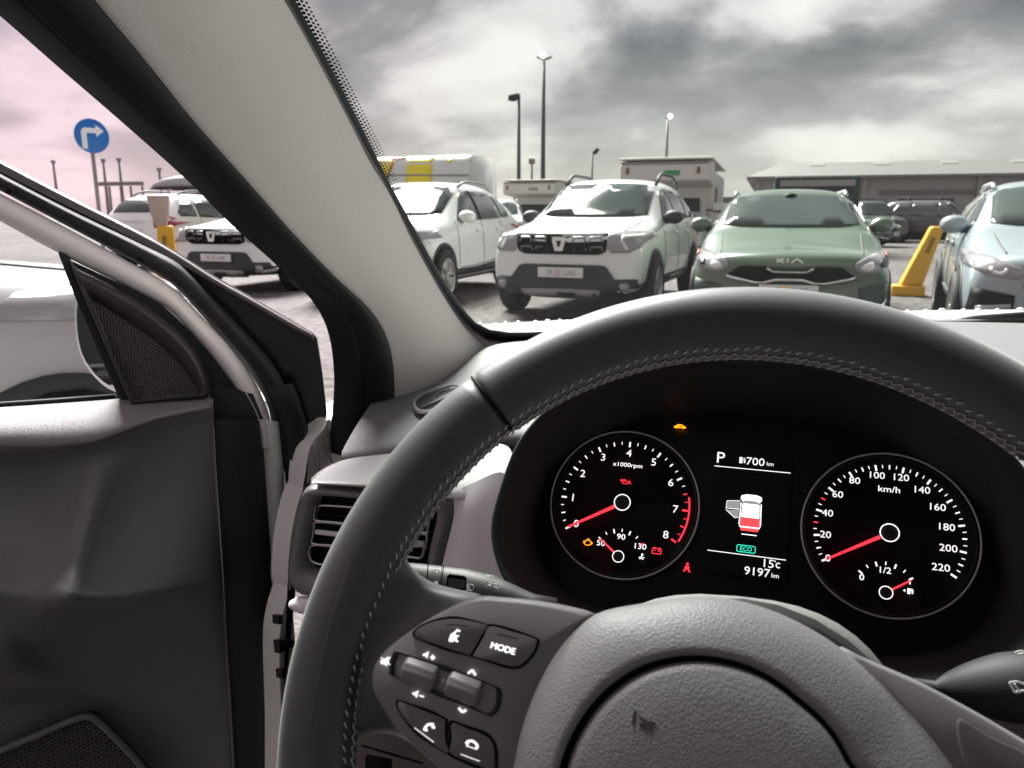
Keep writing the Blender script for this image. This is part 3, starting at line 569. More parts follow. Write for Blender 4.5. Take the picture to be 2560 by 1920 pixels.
# ---------------- steering column shroud and stalks
def shring(w_, k, dv): return [WH.pt(.074 * k * math.copysign(abs(math.cos(t)) ** .75, math.cos(t)), -.022 + dv + .078 * k * math.copysign(abs(math.sin(t)) ** .75, math.sin(t)), w_) for t in [2 * math.pi * i / 48 for i in range(48)]]
V, F = loft([shring(-.045, .80, 0), shring(-.05, .97, 0), shring(-.06, 1.02, 0), shring(-.10, 1.04, -.002), shring(-.16, 1.02, -.004), shring(-.24, .98, -.01)], True); F.append(tuple(range(48)))
shr = cs('column_shroud', V, F, shroud)
def stalk(name, pts, y, material, label=None):
    P = [ony(q, y) for q, r in pts]; R_ = [r * KD * (p - EYE).dot(FWD) / FPX for p, (q, r) in zip(P, pts)]
    mb = MB(); mb.tube(P, R_, 20)
    return cm(mb, name, material, label=label)
ls = stalk('indicator_stalk', [((840, 1245), 26), ((868, 1249), 34), ((905, 1254), 36), ((1000, 1267), 38), ((1060, 1282), 38), ((1110, 1296), 30), ((1150, 1305), 22), ((1200, 1312), 20)],   .375, mat('stalk_plastic', (.085, .08, .08), .5, spec=.35), 'left stalk with white light symbols')
sym = MB(); YL = .3535
def zl(pts, wd=7, z=Z1, y=YL, mbx=None):
    mbx = mbx or sym
    for a, b in zip(pts, pts[1:]):
        A, B = ony(z(*a), y), ony(z(*b), y); s_ = (B - A).normalized().cross(Vector((0, -1, 0))) * (wd * .2893 * .42 / FPX * .5); mbx.prism([A + s_, A - s_, B - s_, B + s_], Vector((0, .0002, 0)))
zl([(1550, 1185), (1572, 1188), (1588, 1205), (1570, 1220), (1545, 1218), (1550, 1185)]); [zl([(1510, 1185 + 9 * i), (1540, 1188 + 9 * i)], 7) for i in range(4)]
zl([(1500, 1290), (1518, 1310), (1498, 1328)], 6); zl([(1540, 1292), (1528, 1312), (1540, 1330)], 6); [zl([(1478, 1290 + 16 * i), (1496, 1296 + 10 * i)], 5) for i in range(3)]; [zl([(1545, 1296 + 12 * i), (1572, 1298 + 14 * i)], 5) for i in range(3)]
zl([(1850, 1315), (1880, 1325), (1882, 1350), (1866, 1372), (1845, 1368), (1850, 1315)], 6); [zl([(1820, 1320 + 16 * i), (1842, 1322 + 16 * i)], 6) for i in range(4)]; zl([(1836, 1308), (1828, 1376)], 5)
zl([(2030, 1240), (2055, 1250), (2055, 1264), (2030, 1268), (2030, 1240)], 6); [zl([(1990, 1234 + 9 * i), (2022, 1240 + 9 * i)], 6) for i in range(4)]; zl([(2075, 1248), (2090, 1258)], 10); zl([(2078, 1268), (2090, 1278)], 10)
zl([(1978, 1302), (2008, 1288), (2004, 1304), (2040, 1312), (2036, 1332), (2002, 1322), (2000, 1340), (1978, 1302)], 7); zl([(2055, 1314), (2090, 1322), (2092, 1308), (2118, 1336), (2084, 1362), (2084, 1348), (2052, 1340), (2055, 1314)], 7)
cm(sym, 'stalk_symbols', wmark, ls, smoothed=False)
rg = MB(); zl([(1490, 1108), (1475, 1300), (1466, 1330)], 9, mbx=rg); zl([(1622, 1150), (1600, 1340)], 7, mbx=rg); zl([(1608, 1150), (1588, 1340)], 5, mbx=rg)
rg.prism([ony(Z1(*q), YL) for q in [(1650, 1250), (1670, 1228), (1800, 1245), (1818, 1262), (1808, 1380), (1640, 1380)]], Vector((0, .0004, 0)))
cm(rg, 'stalk_grooves', deep, ls, smoothed=False)
cm(MB().prism([ony(Z1(*q), YL - .0012) for q in [(1668, 1272), (1800, 1285), (1795, 1350), (1650, 1345)]], Vector((0, .001, 0))), 'ring_switch', MATS['stalk_plastic'], ls, smoothed=False)
def z6t(a, b, r): return (Z6(a, b), r * .5546 / KD)
rst = stalk('wiper_stalk', [z6t(560, 1275, 20), z6t(700, 1280, 26), z6t(790, 1300, 34), z6t(860, 1300, 72), z6t(940, 1300, 105), z6t(1030, 1298, 132), z6t(1110, 1296, 150), z6t(1200, 1294, 156), z6t(1420, 1294, 158)], .35, binn, 'right stalk with white wiper symbols')
rsy = MB(); YR = .307
def z6l(pts, wd=7):
    for a, b in zip(pts, pts[1:]):
        A, B = ony(Z6(*a), YR), ony(Z6(*b), YR); s_ = (B - A).normalized().cross(Vector((0, -1, 0))) * (wd * .5546 * .36 / FPX * .5); rsy.prism([A + s_, A - s_, B - s_, B + s_], Vector((0, .0002, 0)))
z6l([(1125, 1275), (1150, 1320), (1175, 1312), (1200, 1312)]); z6l([(1125, 1275), (1160, 1270), (1200, 1285)]); z6l([(1148, 1280), (1172, 1322)], 6)
z6l([(1152, 1138), (1160, 1148), (1190, 1142), (1210, 1142)], 5); z6l([(1152, 1138), (1175, 1132), (1200, 1134)], 5)
cm(rsy, 'stalk_symbols', wmark, rst, smoothed=False)
# ---------------- dashboard
def A(*c): return EYE + Vector(c)
back = smooth([ony((826, 848), .93), ony((862, 845), .97), ony((900, 839), 1.0), ony((960, 812), 1.04), ony((1012, 775), 1.07), ony((1054, 742), 1.10), ony((1250, 722), 1.16), A(.02, 1.20, -.150), A(.37, 1.25, -.140), A(.8, 1.2, -.150), A(1.1, 1.05, -.19)], 5, False)
front = smooth([ony((733, 985), .60), ony((790, 976), .59), ony((850, 966), .585), ony((920, 955), .58), ony((1000, 945), .575), ony((1100, 935), .57), A(-.10, .57, -.175), A(.0, .57, -.165), A(.2, .57, -.170), A(.5, .57, -.19), A(1.1, .57, -.22)], 5, False)
back, front = resample(back, 60), resample(front, 60)
def lerpc(a, b, t, dz=0): return [p.lerp(q, t) + Vector((0, 0, dz)) for p, q in zip(a, b)]
lip = [p + Vector((0, .010, -.024)) for p in front]
V, F = loft([[p + Vector((0, .02, -.03)) for p in back], back, lerpc(back, front, .1, .004), lerpc(back, front, .35, .008), lerpc(back, front, .7, .006), lerpc(back, front, .93, .002), front, lip, [p + Vector((0, .05, -.004)) for p in lip]])
dash = cs('dashboard', V, F, dashm, sub=1)
# defroster slot in the left end of the dash top
def dvp(q, dz=0.0):
    # on the dash top skin: plane through three of its points
    p0, p1, p2 = ony((760, 960), .66), ony((900, 839), 1.0), ony((1000, 900), .66); n_ = (p1 - p0).cross(p2 - p0).normalized()
    if n_.z < 0: n_ = -n_
    return onp(q, p0 + n_ * (.010 + dz), n_), n_
ov = smooth([dvp(Z8(*q))[0] for q in [(790, 655), (800, 622), (850, 590), (930, 562), (1010, 545), (1060, 560), (1030, 610), (960, 660), (880, 690), (815, 690)]], 5)
nn = dvp((900, 860))[1]; oc = sum(ov, Vector()) / len(ov)
V, F = loft([ov, [p.lerp(oc, .06) + nn * .003 for p in ov], [p.lerp(oc, .14) + nn * .002 for p in ov], [p.lerp(oc, .18) - nn * .004 for p in ov]], True)
dfv = cs('defroster_vent', V, F, dashm)
cs('vent_well', [p.lerp(oc, .15) - nn * .000 for p in ov], [tuple(range(len(ov)))], deep, dfv, smoothed=False)
fl = MB()
for k in range(5):
    a = dvp(Z8(845 + 22 * k, 662 - 20 * k), .002)[0]; b = dvp(Z8(985 + 20 * k, 600 - 12 * k), .002)[0]
    fl.tube([a, b], .0016, 6)
cm(fl, 'vent_fins', dashm, dfv)
# lower dash behind the wheel (knee bolster) and the pale panel right of the vent
lowL = [ony((640, 1300), .50), A(-.1, .50, -.33), A(.2, .50, -.33), A(.5, .50, -.33), A(1.1, .50, -.33)]
lowM = [ony((700, 1560), .50), A(-.1, .47, -.46), A(.2, .47, -.46), A(.5, .47, -.46), A(1.1, .47, -.46)]
lowB = [ony((720, 1700), .52), A(-.1, .50, -.66), A(.2, .50, -.66), A(.5, .50, -.66), A(1.1, .5, -.66)]
lowT = [ony((735, 1010), .615), A(-.1, .62, -.21), A(.2, .62, -.21), A(.5, .62, -.21), A(1.1, .62, -.25)]
V, F = loft([resample(c, 24) for c in (lowT, lowL, lowM, lowB)])
bol = cs('knee_bolster', V, F, mat('bolster_plastic', (.15, .125, .115), .55, bump=('leather', 900, .3, .0006)), sub=1)
gl_ = MB()
for a, b in (((915, 1465), (1240, 1560)), ((1240, 1560), (1440, 1620))): gl_.tube([ony(Z5(*a), .463), ony(Z5(*b), .463)], .0009, 6)
gl_.prism([ony(Z5(*q), .464) for q in [(945, 1560), (1160, 1605), (1160, 1800), (945, 1800)]], Vector((0, .003, 0)))
cm(gl_, 'bolster_seams', deep, bol)
pal = [[ony(q, y) for q, y in c] for c in (
    [((735, 992), .60), ((800, 984), .595), ((850, 979), .59), ((940, 968), .585), ((1020, 960), .58), ((1090, 955), .575)],
    [((700, 1015), .545), ((770, 1012), .54), ((830, 1010), .535), ((920, 1005), .53), ((1000, 1000), .525), ((1110, 975), .52)],
    [((671, 1041), .497), ((740, 1044), .495), ((793, 1047), .493), ((880, 1055), .490), ((985, 1060), .488), ((1100, 1015), .486)],
    [((672, 1046), .500), ((740, 1050), .498), ((793, 1053), .496), ((880, 1062), .494), ((986, 1085), .484), ((1090, 1060), .478)])]
V, F = loft(pal); tr_ = cs('trim_strip', V, F, mat('silver_strip', (.42, .40, .405), .45), sub=2, label='bright silver strip above the vent')
pr = [[ony(q, y) for q, y in c] for c in (
    [((975, 1062), .492), ((1010, 1050), .487), ((1040, 1035), .484), ((1100, 1005), .482)],
    [((984, 1098), .490), ((1000, 1096), .479), ((1030, 1090), .474), ((1095, 1080), .474)],
    [((976, 1140), .492), ((992, 1140), .478), ((1022, 1140), .472), ((1095, 1140), .470)],
    [((958, 1205), .494), ((978, 1210), .478), ((1018, 1210), .470), ((1100, 1220), .468)],
    [((940, 1290), .494), ((965, 1300), .478), ((1018, 1310), .470), ((1100, 1320), .468)])]
V, F = loft(pr); cs('trim_panel', V, F, silver, sub=2, label='silver panel between vent and dials')
# ---------------- side air vent
YV = .505
vo = smooth([ony(q, YV) for q in [(665, 1052), (648, 1092), (634, 1153), (624, 1215), (622, 1248), (633, 1280), (663, 1293), (800, 1304), (920, 1294), (944, 1268), (960, 1200), (983, 1105), (978, 1080), (955, 1072), (800, 1060)]], 4)
vi = smooth([ony(q, YV) for q in [(690, 1073), (675, 1110), (662, 1165), (656, 1215), (664, 1236), (690, 1244), (800, 1254), (895, 1254), (916, 1242), (930, 1180), (944, 1116), (940, 1100), (920, 1092), (800, 1080)]], 4)
vo, vi = resample(vo + vo[:1], 91)[:-1], resample(vi + vi[:1], 91)[:-1]
DY = Vector((0, 1, 0))
V, F = loft([[p + DY * .05 for p in vo], [p + DY * .006 for p in vo], [p.lerp(q, .12) for p, q in zip(vo, vi)], [p.lerp(q, .35) - DY * .006 for p, q in zip(vo, vi)], [p.lerp(q, .75) - DY * .004 for p, q in zip(vo, vi)], vi, [q + DY * .04 for q in vi]], True)
F.append(tuple(range(6 * 90, 7 * 90)))
vent = cs('air_vent', V, F, mat('vent_plastic', (.22, .208, .216), .42, spec=.5, bump=('noise', 2200, .1, .0002)), label='rounded side vent partly behind the rim')
cs('vent_well', [q + DY * .012 for q in vi], [tuple(range(90))], deep, vent, smoothed=False)
def cell(ps): return smooth([ony(Z1(*q), YV + .003) for q in ps], 4)
for ps in ([(540, 635), (800, 648), (1200, 690), (1480, 735), (1497, 760), (1480, 840), (1440, 870), (1000, 830), (730, 786), (530, 766), (502, 740), (510, 665)],
           [(515, 780), (740, 795), (1100, 850), (1440, 880), (1478, 905), (1455, 1000), (1440, 985), (1000, 990), (660, 980), (490, 962), (492, 900), (502, 820)],
           [(500, 978), (640, 986), (1000, 1010), (1300, 1000), (1440, 970), (1425, 1085), (1280, 1080), (1000, 1160), (700, 1150), (550, 1142), (480, 1110), (458, 1050), (465, 1000)]):
    c_ = cell(ps); cm(MB().tube(c_, .0011, 8, True), 'louvre_frame', chrome, vent)
lv = MB(); lv.tube([ony(Z1(520, 862), YV + .001), ony(Z1(900, 905), YV + .001), ony(Z1(1450, 965), YV + .001)], .0022, 8); cm(lv, 'louvre', silver, vent)
lv = MB()
for y_ in (700, 1050): lv.prism([ony(Z1(500, y_), YV + .008), ony(Z1(1480, y_ + 75), YV + .008), ony(Z1(1480, y_ + 95), YV + .02), ony(Z1(500, y_ + 20), YV + .02)], Vector((0, 0, -.001)))
cm(lv, 'louvre', black, vent)
kb = MB(); kb.tube([ony((632, 1306), .508), ony((650, 1306), .503), ony((700, 1311), .50), ony((900, 1320), .50)], [.004, .0072, .0078, .0078], 12); cm(kb, 'lower_trim', silver)
# ---------------- windshield, its black border and pillar trim
P0, P1, P2 = ony((1060, 714), 1.10), ony((2212, 692), 1.20), onx((620, 0), -.41)
WN = (P1 - P0).cross(P2 - P0).normalized()
if WN.y > 0: WN = -WN
def wpx(q, d=0.0): return onp(q, P0 + WN * d, WN)
TOPR = wpx((2900, -260)); 
gl = [wpx(q) for q in [(322, -640), (570, -90), (660, 120), (760, 300), (860, 480), (960, 670), (1000, 726), (1100, 760), (1700, 745), (2300, 735), (3100, 760)]] + [wpx((2900, -640)), wpx((1600, -640))]
ws = cs('windshield', gl, [tuple(range(len(gl)))], glass_ws, smoothed=False, label='greenish glass with black dotted border')
b_in = smooth([wpx(q, .004) for q in [(342, -640), (606, -66), (632, -10), (700, 115), (790, 290), (850, 410), (900, 500), (950, 590), (1000, 665), (1028, 697), (1062, 713), (1110, 717), (1250, 712), (1500, 702), (2000, 694), (2300, 690), (3000, 700)]], 5, False)
b_out = smooth([wpx(q, .004) for q in [(308, -640), (572, -66), (598, -10), (674, 130), (756, 290), (788, 348), (835, 427), (878, 517), (936, 620), (972, 686), (1006, 726), (1050, 756), (1110, 756), (1250, 746), (1500, 742), (2000, 740), (2300, 738), (3000, 760)]], 5, False)
b_in, b_out = resample(b_in, 70), resample(b_out, 70)
V, F = loft([b_in, b_out]); cs('frit_band', V, F, mat('frit_black', (.010, .010, .010), .35), ws, solid=.003)
dots = MB()
pth = resample([wpx(q, .003) for q in [(632, -10), (700, 115), (790, 290), (850, 410), (900, 500), (940, 572)]], 92)
for i, p in enumerate(pth):
    tdir = (pth[min(i + 1, 91)] - pth[max(i - 1, 0)]).normalized(); sd_ = tdir.cross(WN).normalized()
    if (sd_.dot(RGT)) < 0: sd_ = -sd_
    fade = 1 - i / 92
    for k in range(3):
        r = (.0019 - .0003 * k) * (.55 + .45 * fade)
        c = p + sd_ * (.0016 + .0036 * k) + tdir * (.0022 if k % 2 else 0)
        dots.add([c + (tdir * math.cos(a * math.pi / 3) + sd_ * math.sin(a * math.pi / 3)) * r for a in range(6)], [tuple(range(6))])
cm(dots, 'frit_dots', MATS['frit_black'], ws, smoothed=False)
# door-opening plane (leans in towards the roof)
SP = EYE + Vector((-.455, .9, -.2)); SN = Vector((1, .0, -.22)).normalized()
def spx(q, d=0.0): return onp(q, SP + SN * d, SN)
se_o = smooth([spx(q) for q in [(-640, -640), (-180, -205), (-70, -100), (32, 0), (126, 86), (220, 173), (328, 271), (469, 403), (562, 501), (656, 590), (727, 665), (759, 735), (769, 829), (762, 923), (752, 990)]], 4, False)
se_i = smooth([spx(q) for q in [(-297, -640), (20, -215), (102, -105), (180, 0), (252, 85), (323, 173), (398, 267), (516, 398), (609, 501), (703, 595), (775, 659), (812, 713), (830, 772), (835, 842), (834, 900), (800, 960)]], 4, False)
se_o, se_i = resample(se_o, 60), resample(se_i, 60)
mid = [(a + b) / 2 for a, b in zip(se_o, se_i)]
V, F = loft([[p - SN * .03 for p in se_o], se_o, [p.lerp(q, .10) + SN * .004 for p, q in zip(se_o, se_i)], [p.lerp(q, .13) + SN * .001 for p, q in zip(se_o, se_i)], [p.lerp(q, .2) + SN * .012 for p, q in zip(se_o, se_i)], [p + SN * .021 for p in mid], [p.lerp(q, .85) + SN * .018 for p, q in zip(se_o, se_i)], [p + SN * .006 for p in se_i]])
cs('door_seal', V, F, rubber)
# pillar trim between seal and windshield
pw = smooth([wpx(q, .008) for q in [(312, -640), (505, -220), (556, -110), (616, -10), (690, 124), (772, 284), (803, 346), (850, 425), (893, 515), (948, 615), (986, 676), (1014, 712), (1056, 748), (1110, 800)]], 4, False)
ps = smooth([spx(q, .010) for q in [(-297, -640), (20, -215), (102, -105), (180, 0), (252, 85), (323, 173), (398, 267), (516, 398), (609, 501), (703, 595), (775, 659), (812, 713), (830, 772), (835, 842), (834, 950)]], 4, False)
pw, ps = resample(pw, 60), resample(ps, 60)
# inward bulge of the trim: away from the straight chord, towards the cabin
cv = []
for t, bulge in ((0, 0), (.06, .010), (.16, .017), (.30, .029), (.45, .033), (.62, .029), (.80, .017), (.93, .006), (1, 0)):
    c = []
    for p, q in zip(ps, pw):
        x = p.lerp(q, t); c.append(x + (EYE + Vector((.2, -.1, .1)) - x).normalized() * bulge)
    cv.append(c)
cv = [[p - SN * .02 for p in ps]] + cv + [[p - WN * -.012 for p in pw]]
V, F = loft(cv); cs('windshield_pillar', V, F, pillarm, sub=1, label='pale woven grey windshield pillar')
# ---------------- hood in front of the glass
hb = [wpx((1000, 735), -.02), wpx((1300, 728), -.02), wpx((1700, 715), -.02), wpx((2200, 710), -.02), wpx((2900, 735), -.02)]
hm = [ony(q, 1.42) for q in [(1040, 700), (1300, 687), (1700, 676), (2200, 668), (2700, 676)]]
hf_ = [A(-.45, 2.05, -.42), A(-.1, 2.15, -.34), A(.37, 2.2, -.33), A(.8, 2.15, -.36), A(1.15, 2.05, -.42)]
hm2 = [p + Vector((0, .12, -.012)) for p in hm]
V, F = loft([resample(smooth(c, 4, False), 30) for c in (hb, [p.lerp(q, .85) for p, q in zip(hb, hm)], hm, hm2, hf_)])
bon = cs('hood', V, F, wpaint, sub=1)
dr = MB()
for i in range(46):
    t = i / 45; a = hm[0].lerp(hm[-1], t) if False else resample(smooth(hm, 4, False), 46)[i]
    r = random.uniform(.0035, .0062); dr.lathe([(r, -.001), (r * .9, r * .35), (r * .5, r * .6), (0, r * .68)], a + Vector((random.uniform(-.004, .004), 0, -.0012)), (0, -.1, 1), (1, 0, 0), 10)
bead = mat('water_bead', (.85, .85, .84), .12, spec=.6)
bd = cm(dr, 'water_drops', bead, bon); bd['kind'] = 'stuff'
wp = MB(); wp.tube([wpx((2010, 702), -.012), wpx((2110, 690), -.012), wpx((2300, 676), -.012), wpx((2600, 668), -.012)], .006, 8); cm(wp, 'wiper_arm', black)
# ---------------- open driver door
PH = rad(60)
DD, DM = Vector((-math.sin(PH), -math.cos(PH), 0)), Vector((math.cos(PH), -math.sin(PH), 0))
DH = A(-.52, .75, 0)
DR = Frame(DH, Vector((math.sin(PH), math.cos(PH), 0)), Vector((0, 0, 1)))     # normal DR.n points at the cabin
if DR.n.dot(DM) < 0: DR.n = DM
def dp(qs, w_, n=4, closed=True, z=None): return smooth([DR.px(z(*q) if z else q, w_) for q in qs], n, closed)
def duv(p): u, v = DR.uv(p); return (u, v)
# main inner panel as one moulded skin: rows of (pixel, relief towards the cabin)
def row(*a): return [DR.px((x, y), w_) for x, y, w_ in a]
rows = [
 row((-90, 965, .050), (0, 968, .050), (110, 966, .052), (190, 962, .052), (240, 945, .050), (300, 918, .046), (380, 898, .040), (448, 884, .034), (457, 886, .020)),
 row((-90, 985, .030), (0, 988, .030), (110, 986, .034), (190, 980, .036), (240, 968, .034), (305, 945, .030), (385, 925, .026), (448, 915, .024), (460, 915, .012)),
 row((-90, 1015, .014), (0, 1018, .014), (110, 1016, .018), (195, 1008, .034), (226, 995, .046), (300, 1000, .016), (385, 990, .020), (452, 980, .022), (463, 980, .012)),
 row((-90, 1080, .010), (0, 1080, .010), (100, 1080, .016), (180, 1075, .050), (205, 1072, .064), (258, 1075, .016), (370, 1075, .028), (457, 1075, .022), (468, 1075, .012)),
 row((-90, 1150, .026), (0, 1150, .026), (85, 1150, .030), (164, 1150, .074), (187, 1150, .090), (226, 1150, .036), (360, 1150, .052), (462, 1150, .026), (473, 1150, .012)),
 row((-90, 1215, .064), (0, 1215, .060), (75, 1215, .060), (146, 1215, .106), (170, 1218, .122), (200, 1222, .078), (350, 1212, .084), (466, 1190, .040), (477, 1190, .012)),
 row((-90, 1262, .106), (0, 1262, .100), (66, 1265, .098), (125, 1276, .142), (152, 1285, .160), (178, 1298, .138), (350, 1279, .128), (469, 1250, .060), (480, 1250, .012)),
 row((-90, 1280, .120), (0, 1280, .114), (60, 1288, .112), (112, 1299, .148), (148, 1303, .160), (180, 1307, .138), (352, 1287, .124), (470, 1258, .058), (481, 1258, .012)),
 row((-90, 1320, .092), (-10, 1325, .090), (30, 1335, .090), (52, 1352, .096), (120, 1325, .086), (217, 1318, .066), (366, 1296, .050), (471, 1268, .026), (482, 1268, .012)),
 row((-90, 1390, .118), (-10, 1395, .112), (40, 1400, .100), (66, 1412, .084), (128, 1405, .066), (224, 1400, .048), (370, 1390, .036), (476, 1380, .024), (487, 1380, .012)),
 row((-90, 1462, .140), (-10, 1462, .130), (60, 1460, .104), (108, 1466, .076), (168, 1462, .058), (252, 1455, .044), (385, 1450, .032), (482, 1450, .022), (493, 1450, .012)),
 row((-90, 1486, .092), (-10, 1484, .086), (70, 1480, .072), (128, 1488, .060), (192, 1510, .046), (292, 1535, .034), (395, 1530, .026), (487, 1530, .020), (498, 1530, .012)),
 row((-90, 1510, .058), (-10, 1506, .054), (70, 1502, .048), (135, 1520, .036), (235, 1590, .024), (330, 1640, .016), (410, 1640, .016), (493, 1640, .016), (504, 1640, .012)),
 row((-90, 1560, .058), (-10, 1555, .054), (70, 1560, .046), (150, 1600, .034), (250, 1680, .020), (350, 1760, .012), (420, 1760, .012), (499, 1760, .012), (510, 1760, .010)),
 row((-90, 1800, .058), (-10, 1800, .054), (70, 1800, .046), (150, 1800, .034), (250, 1820, .020), (350, 1840, .012), (420, 1840, .012), (503, 1840, .012), (514, 1840, .010)),
]
V, F = loft(rows)
door = cs('door', V, F, doorpl, sub=1, uvs=duv, label='open driver door with grained dark inner panel')
bpy.context.view_layer.update()
# hidden outer skin of the door
cs('door_shell', [DR.pt(a, b, -.06) for a, b in ((-.95, -.225), (-.03, -.225), (-.03, -.9), (-.95, -.9))] + [DR.pt(a, b, -.11) for a, b in ((-.95, -.225), (-.02, -.225), (-.02, -.9), (-.95, -.9))], [(0, 1, 2, 3), (7, 6, 5, 4), (0, 4, 5, 1), (1, 5, 6, 2), (2, 6, 7, 3), (3, 7, 4, 0)], wpaint, door, smoothed=False)
# sill pad along the window
pad = [row((-90, 884, -.012), (0, 880, -.012), (120, 872, -.012), (250, 862, -.012), (350, 856, -.012), (455, 850, -.012)),
       row((-90, 890, .004), (0, 886, .004), (120, 880, .004), (250, 869, .003), (350, 862, .001), (455, 856, -.002)),
       row((-90, 925, .040), (0, 925, .040), (120, 922, .040), (250, 905, .032), (350, 880, .022), (455, 866, .012)),
       row((-90, 955, .052), (0, 956, .052), (120, 955, .053), (205, 946, .052), (330, 898, .042), (455, 876, .022)),
       row((-90, 972, .049), (0, 974, .049), (110, 973, .051), (205, 962, .050), (340, 908, .042), (456, 886, .022)),
       row((-90, 980, .035), (0, 982, .035), (110, 980, .036), (215, 968, .036), (345, 920, .030), (457, 898, .014))]
V, F = loft([resample(c, 20) for c in pad]); cs('sill_pad', V, F, doorpad, door, sub=2, label='pale padded ledge under the window')
# seam bead and dark trim towards the hinge
sb_ = MB(); sb_.tube(dp([(457, 862), (460, 960), (468, 1100), (477, 1240), (488, 1400), (499, 1560), (507, 1700)], .014, 3, False), .0016, 8); cm(sb_, 'panel_seam', doorpad, door)
V, F = loft([dp([(462, 905), (466, 1000), (480, 1200), (492, 1400), (502, 1560), (514, 1800)], .010, 3, False), dp([(500, 905), (504, 1000), (518, 1200), (530, 1400), (541, 1560), (552, 1800)], .008, 3, False), dp([(552, 906), (562, 1000), (572, 1150), (584, 1300), (594, 1500), (602, 1800)], .004, 3, False), dp([(563, 907), (572, 1000), (582, 1150), (594, 1300), (603, 1500), (610, 1800)], -.012, 3, False)])
cs('hinge_trim', V, F, doortrim, door)
# plates of the window frame
fo = [ZA(*q) for q in [(-60, 342), (0, 374), (300, 530), (720, 742), (985, 907), (1150, 1000), (1438, 1166), (1462, 1192), (1485, 1350), (1508, 1550), (1490, 1592), (1400, 1662), (1320, 1662), (1290, 1560), (1235, 1410), (1150, 1280), (1020, 1130), (880, 985), (800, 900), (620, 795), (300, 630), (0, 475), (-60, 445)]]
cm(MB().prism([DR.px(q, -.050) for q in fo], DR.n * -.012), 'frame_flange', mat('gloss_black', (.010, .009, .010), .22, spec=.5), door, bevel=.002, smoothed=False)
V, F = loft([dp([(-60, 345), (0, 376), (300, 532), (720, 744), (985, 909), (1150, 1002), (1436, 1168)], -.046, 4, False, ZA), dp([(-60, 352), (0, 386), (300, 543), (720, 758), (985, 922), (1150, 1014), (1440, 1178)], -.040, 4, False, ZA), dp([(-60, 385), (0, 422), (300, 576), (720, 786), (985, 940), (1150, 1036), (1440, 1205)], -.047, 4, False, ZA)])
cs('outer_weatherstrip', V, F, mat('flange_highlight', (.15, .125, .13), .5, spec=.4), door, solid=.004)  # pinkish grey tone paints the highlight along the black flange's upper edge
V, F = loft([dp([(-60, 400), (0, 432), (300, 588), (640, 752), (800, 832), (870, 890), (950, 975), (1120, 1150), (1250, 1300), (1330, 1450), (1375, 1600), (1400, 1800)], -.030, 4, False, ZA), dp([(-60, 425), (0, 455), (300, 612), (600, 760), (780, 862), (860, 920), (930, 995), (1090, 1170), (1210, 1320), (1285, 1460), (1330, 1600), (1360, 1800)], -.018, 4, False, ZA), dp([(-60, 462), (0, 492), (300, 650), (560, 790), (740, 890), (830, 950), (910, 1030), (1060, 1190), (1180, 1340), (1250, 1470), (1290, 1600), (1320, 1800)], -.022, 4, False, ZA), dp([(-60, 482), (0, 510), (300, 668), (560, 806), (740, 906), (820, 965), (890, 1040), (1030, 1200), (1150, 1350), (1225, 1480), (1255, 1600), (1285, 1800)], -.030, 4, False, ZA)])
cs('frame_seal', V, F, rubber, door, solid=.006)
V, F = loft([dp([(-60, 494), (0, 522), (300, 678), (560, 818), (740, 918), (830, 985), (920, 1080), (1055, 1220), (1150, 1350), (1215, 1470), (1245, 1560), (1262, 1700)], -.026, 4, False, ZA), dp([(-60, 508), (0, 538), (300, 694), (560, 834), (740, 938), (820, 1002), (905, 1090), (1040, 1228), (1136, 1360), (1200, 1480), (1230, 1570), (1248, 1700)], -.014, 4, False, ZA), dp([(-60, 545), (0, 576), (300, 738), (560, 872), (740, 975), (810, 1030), (890, 1110), (1010, 1240), (1105, 1370), (1175, 1490), (1210, 1580), (1228, 1700)], -.005, 4, False, ZA), dp([(-60, 588), (0, 622), (280, 775), (560, 915), (740, 1018), (800, 1060), (870, 1130), (980, 1255), (1080, 1385), (1150, 1500), (1190, 1590), (1205, 1700)], -.006, 4, False, ZA), dp([(-60, 618), (0, 650), (265, 795), (560, 940), (740, 1032), (795, 1072), (860, 1140), (968, 1262), (1070, 1395), (1140, 1505), (1180, 1590), (1195, 1700)], -.014, 4, False, ZA)])
cs('window_frame', V, F, mat('door_paint', (.74, .70, .69), .55, coat=.1, spec=.3), door, sub=1, solid=.004, label='pale painted window frame curving down to the sill')
mk_ = MB(); 
for q in ((40, 512), (650, 824)): mk_.lathe([(.0030, 0), (.0030, .001), (0, .0012)], DR.px(ZA(*q), -.0215), DR.n, DR.e1, 14)
cm(mk_, 'seal_clip', deep, door)
wsf = [[DR.px(Z4(*q), w_) for q in c] for w_, c in ((-.014, [(1118, 168), (1128, 400), (1145, 700), (1160, 1000), (1180, 1400), (1192, 1800)]), (-.012, [(1150, 172), (1165, 400), (1178, 700), (1186, 1000), (1196, 1400), (1205, 1800)]), (-.020, [(1190, 178), (1212, 400), (1216, 700), (1196, 1000), (1202, 1400), (1212, 1800)]), (-.045, [(1204, 178), (1226, 400), (1226, 700), (1204, 1000), (1208, 1400), (1220, 1800)]))]
V, F = loft(wsf); cs('door_edge', V, F, wpaint, door)
V, F = loft([[DR.px(Z4(*q), w_) for q in c] for w_, c in ((-.030, [(1150, 20), (1180, 90), (1215, 200), (1238, 400), (1245, 600), (1240, 800)]), (-.016, [(1175, 20), (1205, 90), (1240, 200), (1262, 400), (1262, 600), (1250, 800)]), (-.022, [(1215, 20), (1245, 90), (1280, 200), (1300, 400), (1285, 600), (1262, 800)]), (-.034, [(1232, 20), (1262, 90), (1296, 200), (1312, 400), (1300, 600), (1270, 800)]))]); cs('edge_seal', V, F, rubber, door, solid=.006)
